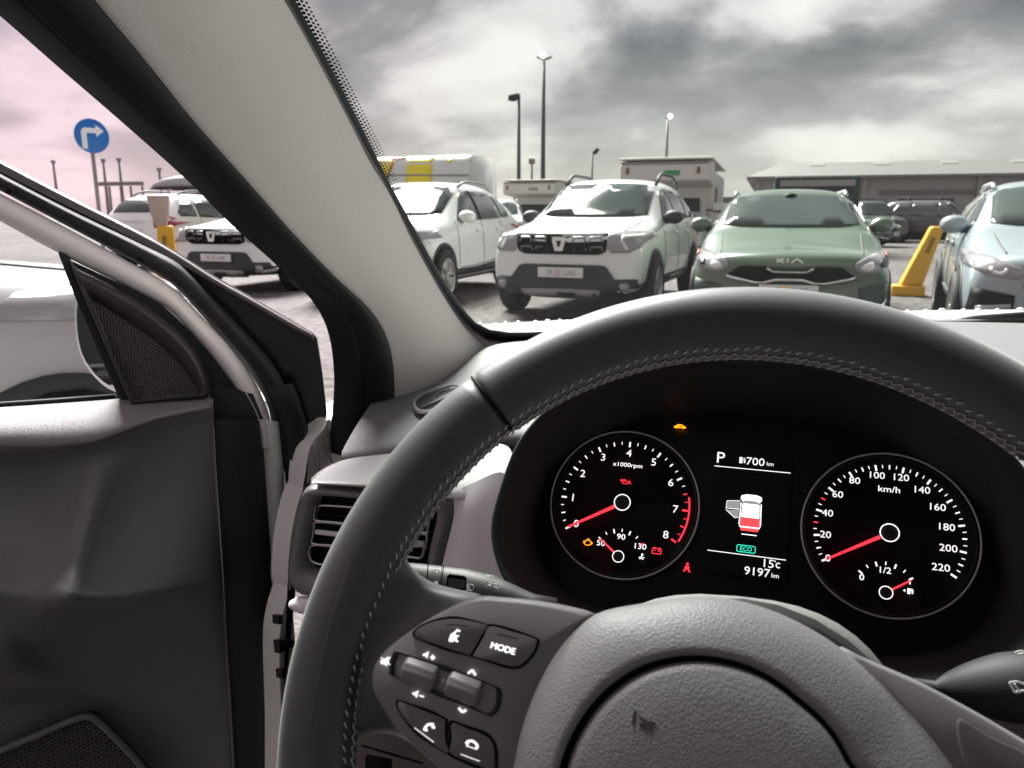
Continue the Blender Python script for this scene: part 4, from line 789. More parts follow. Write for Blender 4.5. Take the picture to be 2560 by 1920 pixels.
# sail plate, divider bar and tweeter
cm(MB().prism([DR.px(ZA(*q), -.014) for q in [(300, 820), (560, 940), (740, 1030), (870, 1150), (980, 1275), (1080, 1400), (1150, 1510), (1205, 1562), (1205, 1600), (960, 1600), (580, 1520)]], DR.n * -.01), 'sail_plate', doortrim, door, smoothed=False)
cm(MB().prism([DR.px(q, -.006) for q in [Z4(890, 168), Z4(905, 40), Z4(925, 20), Z4(1080, 60), Z4(1125, 168)]], DR.n * -.004), 'sail_plate', doortrim, door, smoothed=False)
cm(MB().prism([DR.px(ZA(*q), -.006) for q in [(262, 790), (300, 808), (610, 1490), (560, 1478), (545, 1466), (440, 1230), (330, 970)]], DR.n * -.022), 'window_divider', rubber, door, bevel=.002)
t_o = dp([(322, 842), (345, 868), (420, 905), (520, 955), (650, 1030), (760, 1110), (860, 1205), (925, 1300), (962, 1400), (968, 1452), (930, 1462), (800, 1472), (625, 1492), (600, 1482), (560, 1395), (460, 1165), (370, 960)], -.004, 4, True, ZA)
t_r = dp([(372, 925), (385, 920), (440, 950), (520, 992), (640, 1062), (740, 1138), (835, 1228), (898, 1318), (935, 1405), (940, 1445), (915, 1452), (800, 1462), (632, 1480), (612, 1470), (572, 1380), (480, 1170), (400, 990)], .012, 4, True, ZA)
t_g = dp([(428, 1040), (436, 1024), (455, 1030), (520, 1075), (620, 1138), (720, 1210), (810, 1295), (870, 1370), (905, 1428), (905, 1442), (890, 1448), (780, 1460), (620, 1478), (602, 1468), (590, 1440), (520, 1270), (450, 1090)], .004, 4, True, ZA)
tc_ = sum(t_g, Vector()) / len(t_g)
V, F = loft([[p - DR.n * .008 for p in t_o], t_o, [p.lerp(q, .5) + DR.n * .006 for p, q in zip(t_o, t_r)], t_r, [p.lerp(q, .45) - DR.n * .001 for p, q in zip(t_r, t_g)], t_g, [p - DR.n * .003 for p in t_g]], True)
twm = cs('tweeter_housing', V, F, mat('tweeter_plastic', (.036, .031, .034), .42, spec=.45), door)
cs('tweeter_grille', [p - DR.n * .001 for p in t_g], [tuple(range(len(t_g)))], grillemat('fine_grille', (.115, .10, .102), (.004, .004, .004), .0029), door, uvs=duv, smoothed=False, label='fine triangular speaker grille')
cm(MB().tube([p - DR.n * .0005 for p in t_g], .0007, 6, True), 'grille_rim', mat('grey_rim', (.10, .09, .092), .4), door)
# loudspeaker grille in the door's lower corner
g_l = [DR.px(Z4(*q), .064) for q in [(-130, 1665), (0, 1600), (150, 1538), (300, 1478), (372, 1460), (410, 1480), (500, 1570), (600, 1680), (640, 1800), (-130, 1800)]]
cm(MB().prism([p for p in smooth(g_l, 3)], DR.n * -.02), 'speaker_grille', grillemat('coarse_grille', (.07, .06, .064), (.004, .004, .004), .0046), door, uvs=duv, smoothed=False, label='honeycomb door speaker grille')
cm(MB().tube(smooth([DR.px(Z4(*q), .066) for q in [(-130, 1650), (0, 1586), (150, 1522), (300, 1458), (375, 1440), (430, 1470), (560, 1600), (660, 1720)]], 4, False), .004, 8), 'grille_rim', doorpl, door)
# window glass of the door
cs('window_glass', [DR.px(q, -.030) for q in [(-200, 330), (0, 470), (140, 560), (270, 870), (0, 900), (-200, 905)]], [tuple(range(6))], glass_dr, door, smoothed=False)
sb2 = MB(); sb2.tube([DR.px(q, -.020) for q in [(-90, 883), (0, 876), (120, 868), (250, 858)]], .0042, 8); cm(sb2, 'window_wiper_strip', rubber, door)
# wing mirror seen through the window glass
WMF = Frame(DR.px((205, 735), -.13), DR.e1, Vector((0, 0, 1)))
m_o = smooth([DR.px(ZM(*q), -.13) for q in [(700, 560), (665, 600), (650, 660), (644, 760), (648, 880), (662, 1000), (690, 1110), (722, 1185), (765, 1255), (820, 1325), (890, 1390), (960, 1435), (1060, 1465), (1200, 1470), (1250, 1200), (1150, 800), (1000, 600), (850, 540)]], 4)
mc = sum(m_o, Vector()) / len(m_o)
V, F = loft([[p.lerp(mc, .10) + DR.n * .002 for p in m_o], m_o, [p.lerp(mc, -.02) - DR.n * .01 for p in m_o], [p - DR.n * .045 for p in m_o], [p.lerp(mc, .35) - DR.n * .085 for p in m_o], [p.lerp(mc, .8) - DR.n * .10 for p in m_o]], True); F.append(tuple(range(5 * len(m_o), 6 * len(m_o))))
mir = cs('wing_mirror', V, F, wpaint, door)
V2 = [p.lerp(mc, .09) + DR.n * .001 for p in m_o]
cs('mirror_glass', V2, [tuple(range(len(V2)))], mirrorm, door, smoothed=False)
# ---------------- body around the door opening
XJ = A(-.50, 0, 0).x
def xj(q, d=0): return onx(q, XJ + d)
jb = smooth([xj(q) for q in [(603, 1400), (610, 1330), (628, 1265), (644, 1190), (654, 1110), (661, 1010), (671, 962), (700, 925), (712, 905), (735, 940), (735, 990), (690, 1020), (655, 1060), (632, 1150), (624, 1250), (632, 1300), (640, 1400), (650, 1560), (660, 1800), (612, 1800), (607, 1560)]], 3)
jm = cm(MB().prism(jb, Vector((-.03, .01, 0))), 'door_jamb', mat('jamb_paint', (.78, .73, .70), .4, coat=.3, var=.04), bevel=.002, seg=2, smoothed=False)
cl_ = MB()
for q in ([(601, 1330), (610, 1328), (611, 1347), (602, 1349)], [(608, 1447), (618, 1445), (619, 1464), (610, 1466)], [(603, 1384), (632, 1381), (638, 1395), (625, 1402), (606, 1412)]): cl_.prism([xj(p, .006) for p in q], Vector((-.008, 0, 0)))
cm(cl_, 'door_check', black, jm, smoothed=False)
fs = MB(); fs.tube([xj(Z1(*q), .004) for q in [(512, 60), (520, 170), (545, 240), (540, 330)]], .0014, 6); fs.tube([xj(Z1(*q), .004) for q in [(610, 60), (630, 160), (655, 260)]], .0012, 6); cm(fs, 'body_seam', mat('seam_sealer', (.36, .33, .31), .6), jm)
fen = [A(-.56, .80, -.24), A(-.50, .92, -.23), A(-.43, 1.05, -.21), A(-.40, 1.15, -.20)]
fen = [onx(q, EYE.x - .535) for q in [(705, 960), (716, 905), (740, 888), (764, 876), (800, 880), (800, 1000), (730, 1010)]]
cm(MB().prism(fen, Vector((-.05, .02, 0))), 'front_fender', wpaint, bevel=.006)
cm(MB().prism(smooth([onx(Z8(*q), EYE.x - .515) for q in [(402, 762), (410, 735), (440, 705), (480, 685), (520, 690), (520, 800), (470, 800), (420, 782)]], 3), Vector((-.012, .004, 0))), 'fender_gasket', rubber, bevel=.002)
# footwell, so that nothing shows daylight under the dash
cm(MB().box(A(.37, .95, -.74), 1.66, .10, .80), 'bulkhead', deep, smoothed=False)
cm(MB().box(A(.37, .1, -1.0), 1.66, 2.0, .06), 'cabin_floor', mat('carpet', (.03, .028, .028), .95), smoothed=False)
# ================================================================== GROUND
gm = mat('gravel', (.20, .17, .165), .9)
t = gm.node_tree; b = t.nodes['Principled BSDF']; co = t.nodes.new('ShaderNodeTexCoord')
gA, gB, gC = [t.nodes.new('ShaderNodeTexNoise') for _ in range(3)]
for g_, s_, d_ in ((gA, .35, 4), (gB, 9.0, 4), (gC, 38.0, 2)): g_.inputs['Scale'].default_value = s_; g_.inputs['Detail'].default_value = d_; t.links.new(co.outputs['Object'], g_.inputs['Vector'])
ad = t.nodes.new('ShaderNodeMath'); ad.operation = 'MULTIPLY_ADD'; ad.inputs[1].default_value = .45; t.links.new(gA.outputs[0], ad.inputs[0]); t.links.new(gB.outputs[0], ad.inputs[2])
rp = t.nodes.new('ShaderNodeValToRGB'); rp.color_ramp.elements[0].position = .56; rp.color_ramp.elements[0].color = (.045, .038, .038, 1); rp.color_ramp.elements[1].position = .84; rp.color_ramp.elements[1].color = (.15, .126, .125, 1)
t.links.new(ad.outputs[0], rp.inputs[0]); t.links.new(rp.outputs[0], b.inputs['Base Color'])
bp = t.nodes.new('ShaderNodeBump'); bp.inputs['Strength'].default_value = .8; bp.inputs['Distance'].default_value = .03; t.links.new(gC.outputs[0], bp.inputs['Height']); t.links.new(bp.outputs[0], b.inputs['Normal'])
g = mk('ground', [(-900, -300, 0), (900, -300, 0), (900, 1500, 0), (-900, 1500, 0)], [(0, 1, 2, 3)], gm, smoothed=False); g['kind'] = 'structure'
# unseen roof, tailgate and seat backs behind the camera, added to block light
V, F = loft([[A(.37 + sx * k, yy, zz_) for sx in (-1, -.6, 0, .6, 1)] for yy, zz_, k in ((.36, .35, .60), (-.2, .44, .62), (-.6, .44, .62), (-1.2, .40, .62), (-1.7, .30, .60), (-1.95, -.10, .66), (-2.05, -.6, .72))])
cs('roof', V, F, mat('roof_blocker', (.10, .095, .09), .9), sub=1, solid=.04, soff=1)
for xs in (.02, .74):
    V, F = loft([[A(xs + sx * k, yy + .03 * abs(sx), zz_) for sx in (-1, -.8, -.3, .3, .8, 1)] for yy, zz_, k in ((-.30, -.75, .23), (-.36, -.4, .25), (-.42, -.1, .23), (-.46, .02, .15), (-.46, .04, .10), (-.47, .20, .13), (-.49, .24, .09))])
    cs('seat_back_blocker', V, F, mat('seat_cloth', (.05, .048, .05), .9), sub=2, solid=.09)
# unseen rear sides and passenger door, added to keep fill light off the wheel
for xx in (-.52, 1.26):
    cm(MB().box(A(xx, -1.15, -.3), .05, 1.75, 1.4), 'rear_side_blocker', deep, smoothed=False)
cm(MB().box(A(1.22, .35, -.6), .06, 1.25, .8), 'passenger_door_blocker', deep, smoothed=False)
# ================================================================== PARKED CARS
tyre_m = mat('tyre', (.022, .021, .021), .75); alloy_m = mat('alloy', (.62, .61, .60), .28, metal=.85); rimdark = mat('rim_dark', (.03, .03, .03), .5)
carglass = mat('car_glass', (.062, .075, .069), .08, spec=.22); sideglass = mat('side_glass', (.075, .085, .082), .07, spec=.8); blackcl = mat('black_cladding', (.032, .034, .037), .6)
lampglass = mat('lamp_glass', (.30, .29, .30), .12, spec=.7); lampinner = mat('lamp_inner', (.72, .70, .70), .2); platem = mat('plate_white', (.72, .70, .68), .45); platetx = mat('plate_text', (.26, .27, .38), .5)
tail_m = mat('tail_red', (.30, .02, .035), .2, spec=.6); chromec = mat('chrome_bright', (.75, .75, .74), .15, metal=1); shutm = mat('shut_line', (.09, .09, .09), .7)
amber_m = mat('amber_lens', (.55, .20, .08), .25)
def section(y, W, zb, zm, zs, ws, ze, wt, zt):
    return y, [(0, zb), (W * .80, zb), (W * .97, zb + .09), (W, zm), (W * .985, (zm + zs) / 2), (ws, zs), (wt, ze), (wt * .55, zt - .012), (0, zt)]
def car_body(P):
    W, H, Ln, hf, cz, cy, ry, re, belt, rz_ = (P[k] for k in ('W', 'H', 'L', 'hf', 'cz', 'cy', 'ry', 're', 'belt', 'rz'))
    z0 = P.get('z0', .26); rt = P.get('rt', .66)
    S = [section(.00, W * .80, z0 + .08, .50, hf - .24, W * .74, hf - .14, W * .60, hf - .11),
         section(.05, W * .95, z0 + .02, .52, hf - .10, W * .88, hf - .03, W * .70, hf - .005),
         section(.14, W * .98, z0, .55, hf - .06, W * .91, hf + .0, W * .72, hf + .03),
         section(.50, W * .995, z0, .58, hf - .01, W * .94, hf + .04, W * .74, hf + .065),
         section(cy - .12, W, z0 - .02, .60, belt - .04, W * .95, cz - .015, W * .78, cz + .005),
         section(cy, W, z0 - .02, .60, belt - .03, W * .95, cz, W * .775, cz + .02),
         section(cy + .10, W, z0 - .02, .60, belt - .02, W * .95, cz + .06, W * .765, cz + .085),
         section(ry - .10, W, z0 - .02, .60, belt, W * .95, H - .115, W * (rt + .02), H - .06),
         section(ry + .05, W, z0 - .02, .60, belt, W * .95, H - .075, W * rt, H - .02),
         section((ry + re) / 2, W, z0 - .02, .60, belt + .01, W * .95, H - .05, W * rt, H),
         section(re - .3, W, z0 - .02, .60, belt + .03, W * .95, H - .07, W * rt, H - .015),
         section(re, W * .99, z0 - .0, .62, belt + .05, W * .94, H - .10, W * (rt - .01), H - .045),
         section(re + (Ln - re) * .55, W * .985, z0 + .02, .64, belt + .05, W * .93, (H - .1 + belt) / 2 + .12, W * .68, (H + belt) / 2 + .14),
         section(Ln - .06, W * .96, z0 + .06, .64, rz_, W * .90, rz_ + .05, W * .74, rz_ + .07),
         section(Ln, W * .86, z0 + .12, .62, rz_ - .16, W * .80, rz_ - .1, W * .66, rz_ - .08)]
    V, F = [], []
    for y, pts in S:
        ring = [(x, z) for x, z in pts] + [(-x, z) for x, z in pts[-2:0:-1]]
        for x, z in ring:
            k = max(0, 1 - y / 1.1); kr = max(0, 1 - (Ln - y) / .8)
            V.append(Vector((x, y + P.get('bow', .17) * (abs(x) / W) ** 2.2 * k - .12 * (abs(x) / W) ** 2 * kr, z)))
    n = 16
    for i in range(len(S) - 1):
        for j in range(n): F.append((i * n + j, i * n + (j + 1) % n, (i + 1) * n + (j + 1) % n, (i + 1) * n + j))
    for b_ in (0, (len(S) - 1) * n):
        for j in range(1, 8): F.append((b_ + j, b_ + j + 1, b_ + (n - j - 1) % n, b_ + n - j) if j < 7 else (b_ + 7, b_ + 8, b_ + 9))
        F.append((b_, b_ + 1, b_ + 15))
    return V, F
def bake(o):
    bpy.context.view_layer.update()
    me = bpy.data.meshes.new_from_object(o.evaluated_get(bpy.context.evaluated_depsgraph_get()))
    o.modifiers.clear(); o.data = me
    for p in me.polygons: p.use_smooth = True
    bm = bmesh.new(); bm.from_mesh(me); t = BVHTree.FromBMesh(bm); bm.free(); return t
def inside(p, poly):
    c = False; j = len(poly) - 1
    for i in range(len(poly)):
        a, b = poly[i], poly[j]
        if (a[1] > p[1]) != (b[1] > p[1]) and p[0] < (b[0] - a[0]) * (p[1] - a[1]) / (b[1] - a[1]) + a[0]: c = not c
        j = i
    return c
def decal(bvh, poly, axis, material, name, parent, off=.004, th=.012, step=.06, rounded=0, mirror=False, label=None):
    """a panel pressed onto the body: outline seen from the front (f), the rear (r), a side (s: car's own left = +x, p: -x) or above (t)"""
    poly = [(-a, b) for a, b in poly] if mirror else list(poly)
    if rounded: poly = [(v.x, v.y) for v in smooth([(a, b, 0) for a, b in poly], rounded)]
    B = []
    for (x0, y0), (x1, y1) in zip(poly, poly[1:] + poly[:1]):
        k = max(1, int(math.hypot(x1 - x0, y1 - y0) / step))
        B += [(x0 + (x1 - x0) * i / k, y0 + (y1 - y0) * i / k) for i in range(k)]
    xs, ys = [p[0] for p in B], [p[1] for p in B]; pts = [Vector(p) for p in B]; nb = len(B)
    x = min(xs) + step / 2
    while x < max(xs):
        y = min(ys) + step / 2
        while y < max(ys):
            if inside((x, y), poly) and min((x - a) ** 2 + (y - b) ** 2 for a, b in B) > (step * .45) ** 2: pts.append(Vector((x, y)))
            y += step
        x += step
    v2, _, f2, *_ = delaunay_2d_cdt(pts, [(i, (i + 1) % nb) for i in range(nb)], [], 1, 1e-6)
    V = []; bad = set()
    for i, p in enumerate(v2):
        o_, d_ = {'f': ((p.x, -3, p.y), (0, 1, 0)), 'r': ((p.x, 9, p.y), (0, -1, 0)), 's': ((3, p.x, p.y), (-1, 0, 0)), 'p': ((-3, p.x, p.y), (1, 0, 0)), 't': ((p.x, p.y, 5), (0, 0, -1))}[axis]
        h = bvh.ray_cast(Vector(o_), Vector(d_))
        if h[0] is None: bad.add(i); V.append(Vector((0, 0, 0)))
        else:
            nn_ = h[1] if h[1].dot(Vector(d_)) < 0 else -h[1]
            V.append(h[0] + nn_ * off)
    F = [tuple(f) for f in f2 if not any(i in bad for i in f)]
    if not F: return None
    use = sorted({i for f in F for i in f}); mp = {a: b for b, a in enumerate(use)}
    return mk(name, [V[i] for i in use], [tuple(mp[i] for i in f) for f in F], material, parent, solid=th, soff=0, label=label)
def wheel_mesh(parent, x, y, r, spokes=5, dark=False, wd=.22):
    s_ = 1 if x > 0 else -1
    mb = MB(); mb.lathe([(r * .66, -wd / 2), (r * .93, -wd / 2), (r, -wd / 2 + .03), (r, wd / 2 - .03), (r * .95, wd / 2 - .005), (r * .84, wd / 2), (r * .70, wd / 2 - .004), (r * .66, wd / 2 - .03), (r * .66, -wd / 2)], (x, y, r), (s_, 0, 0), (0, 0, 1), 36)
    ty = mb.build('wheel', tyre_m, parent)
    rm = MB(); rm.lathe([(r * .675, wd / 2 - .03), (r * .675, wd / 2 - .006), (r * .62, wd / 2 - .012), (r * .60, wd / 2 - .05)], (x, y, r), (s_, 0, 0), (0, 0, 1), 36)
    for k in range(spokes):
        for dd in (-.16, .16):
            a = 2 * math.pi * k / spokes + .3; e = Vector((0, math.sin(a + dd * .55), math.cos(a + dd * .55))); e_in = Vector((0, math.sin(a + dd * .2), math.cos(a + dd * .2))); tt = Vector((0, e.z, -e.y))
            c = Vector((x + s_ * (wd / 2 - .018), y, r))
            rm.prism([c + e_in * r * .12 + tt * .022, c + e_in * r * .12 - tt * .022, c + e * r * .63 - tt * .030, c + e * r * .63 + tt * .030], Vector((-s_ * .02, 0, 0)))
    rm.lathe([(r * .17, wd / 2 - .03), (r * .17, wd / 2 - .012), (0, wd / 2 - .008)], (x, y, r), (s_, 0, 0), (0, 0, 1), 20)
    rm.build('rim', alloy_m, ty, smoothed=False)
    MB().lathe([(r * .60, wd / 2 - .06), (0, wd / 2 - .06)], (x, y, r), (s_, 0, 0), (0, 0, 1), 24).build('brake_disc', rimdark, ty)
    return ty
def arch(cy, r, w0, a0=0, a1=180, z=None, k=24):
    z = r if z is None else z
    return [(cy + r * math.cos(rad(a0 + (a1 - a0) * i / k)), z + r * math.sin(rad(a0 + (a1 - a0) * i / k))) for i in range(k + 1)]
def strip(poly, wd):
    """thin outline of an open polyline as a closed polygon"""
    L_, R_ = [], []
    for i, p in enumerate(poly):
        a, b = Vector(poly[max(i - 1, 0)]), Vector(poly[min(i + 1, len(poly) - 1)]); t_ = (b - a).normalized(); n_ = Vector((-t_.y, t_.x)) * wd / 2
        L_.append((p[0] + n_.x, p[1] + n_.y)); R_.append((p[0] - n_.x, p[1] - n_.y))
    return L_ + R_[::-1]
def mirror_part(parent, x, y, z, material, sgn):
    V = []; F = []; mb = MB()
    mb.lathe([(0, -.10), (.055, -.09), (.085, -.04), (.09, .03), (.082, .045), (.0, .046)], (0, 0, 0), (0, 1, 0), (1, 0, 0), 20)
    vs = [Vector((sgn * (x + .12) + v.x * 1.35, y + v.y, z + v.z * .95)) for v in mb.V]
    o = mk('side_mirror', vs, mb.F, material, parent)
    MB().prism([Vector((sgn * (x - .07), y - .03, z - .05)), Vector((sgn * (x + .06), y - .03, z - .085)), Vector((sgn * (x + .06), y + .02, z - .085)), Vector((sgn * (x - .07), y + .03, z - .05))], Vector((0, 0, .035))).build('mirror_arm', blackcl, o)
    return o
def common(root, P, paint, bvh, body):
    W, H, Ln, hf, cz, cy, ry, re, belt = (P[k] for k in ('W', 'H', 'L', 'hf', 'cz', 'cy', 'ry', 're', 'belt')); rt = P.get('rt', .66)
    fw, rw, r = P['fw'], P['rw'], P['r']; wt0, wt1 = W * .745, W * (rt - .035)
    # wheels, arches, sill
    tr = W - .10
    for y in (fw, rw):
        for s_ in (1, -1):
            ax = 's' if s_ > 0 else 'p'
            decal(bvh, arch(y, r + .085, 0, 0, 180, r) + [(y - r - .085, P.get('z0', .26)), (y + r + .085, P.get('z0', .26))], ax, P.get('archm', blackcl), 'wheel_arch', root, .003, .016)
            decal(bvh, [(y + (r + .035) * math.cos(k * math.pi / 12), r + .01 + (r + .035) * math.sin(k * math.pi / 12)) for k in range(24)], ax, deep, 'wheel_well', root, .014, .02)
            wheel_mesh(root, s_ * (tr + .035), y, r, P.get('spokes', 5))
    for ax in 'sp':
        decal(bvh, [(fw + r + .05, P.get('z0', .26) - .02), (rw - r - .05, P.get('z0', .26) - .02), (rw - r - .05, P.get('sill', .42)), (fw + r + .05, P.get('sill', .42))], ax, P.get('sillm', blackcl), 'sill_cladding', root, .004, .02, .1)
    # glass
    decal(bvh, [(-W * .745, cz + .05), (-W * .55, cz + .03), (0, cz + .022), (W * .55, cz + .03), (W * .745, cz + .05), (W * (rt - .015), H - .125), (W * .4, H - .098), (0, H - .09), (-W * .4, H - .098), (-W * (rt - .015), H - .125)], 'f', carglass, 'windshield', root, .004, .012, .07)
    for ax in 'sp':
        dl = [(cy + .32, belt + .015), (cy + .42, belt + .10), (ry - .02, H - .20), (ry + .25, H - .165), (P['bp'] - .04, H - .150), (P['bp'] - .04, belt + .02)]
        decal(bvh, dl, ax, sideglass, 'side_window', root, .004, .012, .07)
        decal(bvh, [(P['bp'] + .04, belt + .02), (P['bp'] + .04, H - .150), (P['cp'] - .25, H - .165), (P['cp'] - .02, H - .20), (P['cp'], belt + .04)], ax, sideglass, 'side_window', root, .004, .012, .07)
        if P.get('qw'): decal(bvh, [(P['cp'] + .07, belt + .05), (P['cp'] + .05, H - .205), (P['qw'] - .22, H - .22), (P['qw'], belt + .13), (P['qw'] - .06, belt + .06)], ax, sideglass, 'side_window', root, .004, .012, .07)
        if P.get('blackb', True): decal(bvh, [(P['bp'] - .04, belt + .02), (P['bp'] - .04, H - .150), (P['bp'] + .04, H - .150), (P['bp'] + .04, belt + .02)], ax, deep, 'door_pillar', root, .0045, .012, .08)
        # shut lines and handles
        for yy in (cy + .22, P['bp'], P['cp'] - .02):
            decal(bvh, strip([(yy, .40), (yy - .01, .7), (yy, belt)], .012), ax, shutm, 'shut_line', root, .002, .006, .1)
        for yy in (P['bp'] - .18, P['cp'] - .20):
            decal(bvh, [(yy - .11, belt - .145), (yy + .10, belt - .14), (yy + .10, belt - .105), (yy - .11, belt - .11)], ax, P.get('handlem', paint), 'door_handle', root, .02, .02, .05)
    decal(bvh, [(-W * .6, P['rz'] + .10), (W * .6, P['rz'] + .10), (W * .56, H - .17), (-W * .56, H - .17)], 'r', carglass, 'rear_window', root, .004, .012, .07)
    # bonnet shut line
    decal(bvh, strip([(-W * .70, .30), (-W * .74, cy - .15)], .012), 't', shutm, 'shut_line', root, .002, .006, .1); decal(bvh, strip([(W * .70, .30), (W * .74, cy - .15)], .012), 't', shutm, 'shut_line', root, .002, .006, .1)
    for s_ in (1, -1): mirror_part(root, W * .90, cy + .42, belt + .065, P.get('mirm', paint), s_)
    # rear view mirror housing behind the glass, seen through it
def plate(root, bvh, z, txt, star=None, w_=.26, h=.055, y=None, mid=None):
    hit = bvh.ray_cast(Vector((0, -3, z)), Vector((0, 1, 0)))[0]; y = hit.y - .02
    y -= .03; p = MB().box((0, y, z), w_ * 2, .03, h * 2).build('number_plate', platem, root, bevel=.004, smoothed=False)
    fr = Frame(Vector((0, y - .017, z)), Vector((1, 0, 0)), Vector((0, 0, 1)))
    mb = MB(); mb.add(*text_at(txt[0], fr, -.115, 0, .062, 0)); mb.add(*text_at(txt[1], fr, .105, 0, .062, 0)); mb.build('plate_letters', platetx, p, smoothed=False)
    MB().prism([fr.pt(-.03 + .035 * a, .042 * b, 0) for a, b in ((-1, -1), (1, -1), (1, 1), (-1, 1))], Vector((0, .002, 0))).build('plate_mark', mat('plate_mark_' + str(mid), mid, .5), p, smoothed=False)
    return p
def rails(root, P, material, h=.07):
    for s_ in (1, -1):
        xx = s_ * P['W'] * (P.get('rt', .66) - .03); z = P['H'] - .07
        MB().tube([(xx, P['ry'] + .12, z - .03), (xx, P['ry'] + .32, z + h * .7), (xx, P['ry'] + .45, z + h), (xx, P['re'] - .55, z + h), (xx, P['re'] - .3, z + h * .7), (xx, P['re'] - .1, z - .03)], .022, 8).build('roof_rail', material, root)
def crest(root, bvh, z, s_=1.0):
    fr = Frame(Vector((0, bvh.ray_cast(Vector((0, -3, z)), Vector((0, 1, 0)))[0].y - .035, z)), Vector((1, 0, 0)), Vector((0, 0, 1)))
    mb = MB(); mb.prism([fr.pt(a * s_, b * s_) for a, b in ((-.075, .075), (.075, .075), (.075, .03), (.045, -.075), (-.045, -.075), (-.075, .03))], Vector((0, .03, 0)))
    bd_ = mb.build('badge', chromec, root, smoothed=False)
    MB().prism([fr.pt(a * s_, b * s_, .002) for a, b in ((-.03, .035), (.03, .035), (.012, -.03), (-.012, -.03))], Vector((0, .004, 0))).build('badge_centre', deep, bd_, smoothed=False)
# ---- boxy white SUV with split grille
PD = dict(W=.90, H=1.63, L=4.34, hf=.965, cz=1.10, cy=1.22, ry=1.98, re=3.65, belt=1.06, rz=1.10, fw=.86, rw=3.53, r=.345, bp=2.32, cp=3.12, qw=3.75, z0=.27, sill=.44, rt=.70, bow=.20, mirm=blackcl, blackb=False, handlem=wpaint)
def suv_split_grille(label, loc, rz, group, txt=('IR', 'U46'), paint=None):
    paint = paint or wpaint
    root = empty('parked_car', (0, 0, 0), label, 'car', group)
    V, F = car_body(PD); body = mk('body', V, F, paint, root, sub=3); bvh = bake(body); common(root, PD, paint, bvh, body)
    decal(bvh, [(-.53, .95), (.53, .95), (.50, .765), (.42, .73), (-.42, .73), (-.50, .765)], 'f', deep, 'grille', root, .006, .02, .08)
    for x in (-.40, -.22, .22, .40):
        for z in (.888, .80):
            d = .07; s = 1 if x > 0 else -1
            decal(bvh, strip([(x - d, z - .026), (x - d + .012, z + .018), (x + d - .012, z + .018), (x + d, z - .026)], .017), 'f', mat('grille_grey', (.24, .25, .25), .35, metal=.5), 'grille_bar', root, .014, .014, .04)
    crest(root, bvh, .842)
    for mi in (False, True):
        decal(bvh, [(.52, .95), (.70, .968), (.83, .965), (.86, .92), (.83, .80), (.74, .755), (.56, .755), (.51, .80)], 'f', lampglass, 'headlight', root, .008, .02, .05, mirror=mi)
        decal(bvh, strip([(.67, .925), (.66, .87), (.72, .785)], .03), 'f', lampinner, 'lamp_strip', root, .02, .012, .04, mirror=mi); decal(bvh, strip([(.66, .905), (.82, .92)], .025), 'f', lampinner, 'lamp_strip', root, .02, .012, .04, mirror=mi)
        decal(bvh, [(.66, .42), (.74, .42), (.74, .36), (.66, .36)], 'f', lampglass, 'fog_light', root, .03, .02, .04, mirror=mi, rounded=3)
    decal(bvh, [(-.88, .47), (-.74, .47), (-.60, .465), (-.50, .60), (-.44, .615), (.44, .615), (.50, .60), (.60, .465), (.74, .47), (.88, .47), (.90, .40), (.84, .27), (-.84, .27), (-.90, .40)], 'f', blackcl, 'bumper_cladding', root, .012, .03, .07)
    decal(bvh, [(-.45, .34), (.45, .34), (.40, .275), (-.40, .275)], 'f', mat('skid_grey', (.30, .29, .29), .45), 'skid_plate', root, .03, .02, .07)
    plate(root, bvh, .53, txt, mid=(.62, .50, .50)); rails(root, PD, blackcl, .115)
    for mi in (False, True): decal(bvh, [(.58, 1.12), (.86, 1.12), (.86, .86), (.58, .88)], 'r', tail_m, 'tail_light', root, .01, .02, .06, mirror=mi)
    decal(bvh, [(-.88, .62), (.88, .62), (.86, .32), (-.86, .32)], 'r', blackcl, 'bumper_cladding', root, .01, .03, .08)
    decal(bvh, [(-.26, .88), (.26, .88), (.26, .77), (-.26, .77)], 'r', platem, 'number_plate', root, .012, .02, .08)
    root.location = loc; root.rotation_euler[2] = rz
    return root
ROW = 'cars parked in the facing row'
suv_b = suv_split_grille('white boxy car with black split grille and shield badge beside the green car', (-2.14, 8.22, 0), rad(-4), ROW)
def dup(root, loc, rz, label, group=None):
    r_ = root.copy(); col.objects.link(r_); r_.location = loc; r_.rotation_euler = (0, 0, rz); r_['label'] = label
    if group: r_['group'] = group
    for ch in list(root.children):
        c_ = ch.copy(); col.objects.link(c_); c_.parent = r_
        for g_ in list(ch.children):
            d_ = g_.copy(); col.objects.link(d_); d_.parent = c_
    return r_
suv_l = dup(suv_b, (-7.75, 9.55, 0), rad(0), 'white boxy car with grey plate and silver wheel seen between door and pillar', ROW)
suv_r = dup(suv_b, (-13.0, 17.8, 0), rad(180), 'white boxy car turned with its rear window and red lamps towards us', 'cars parked behind the facing row')
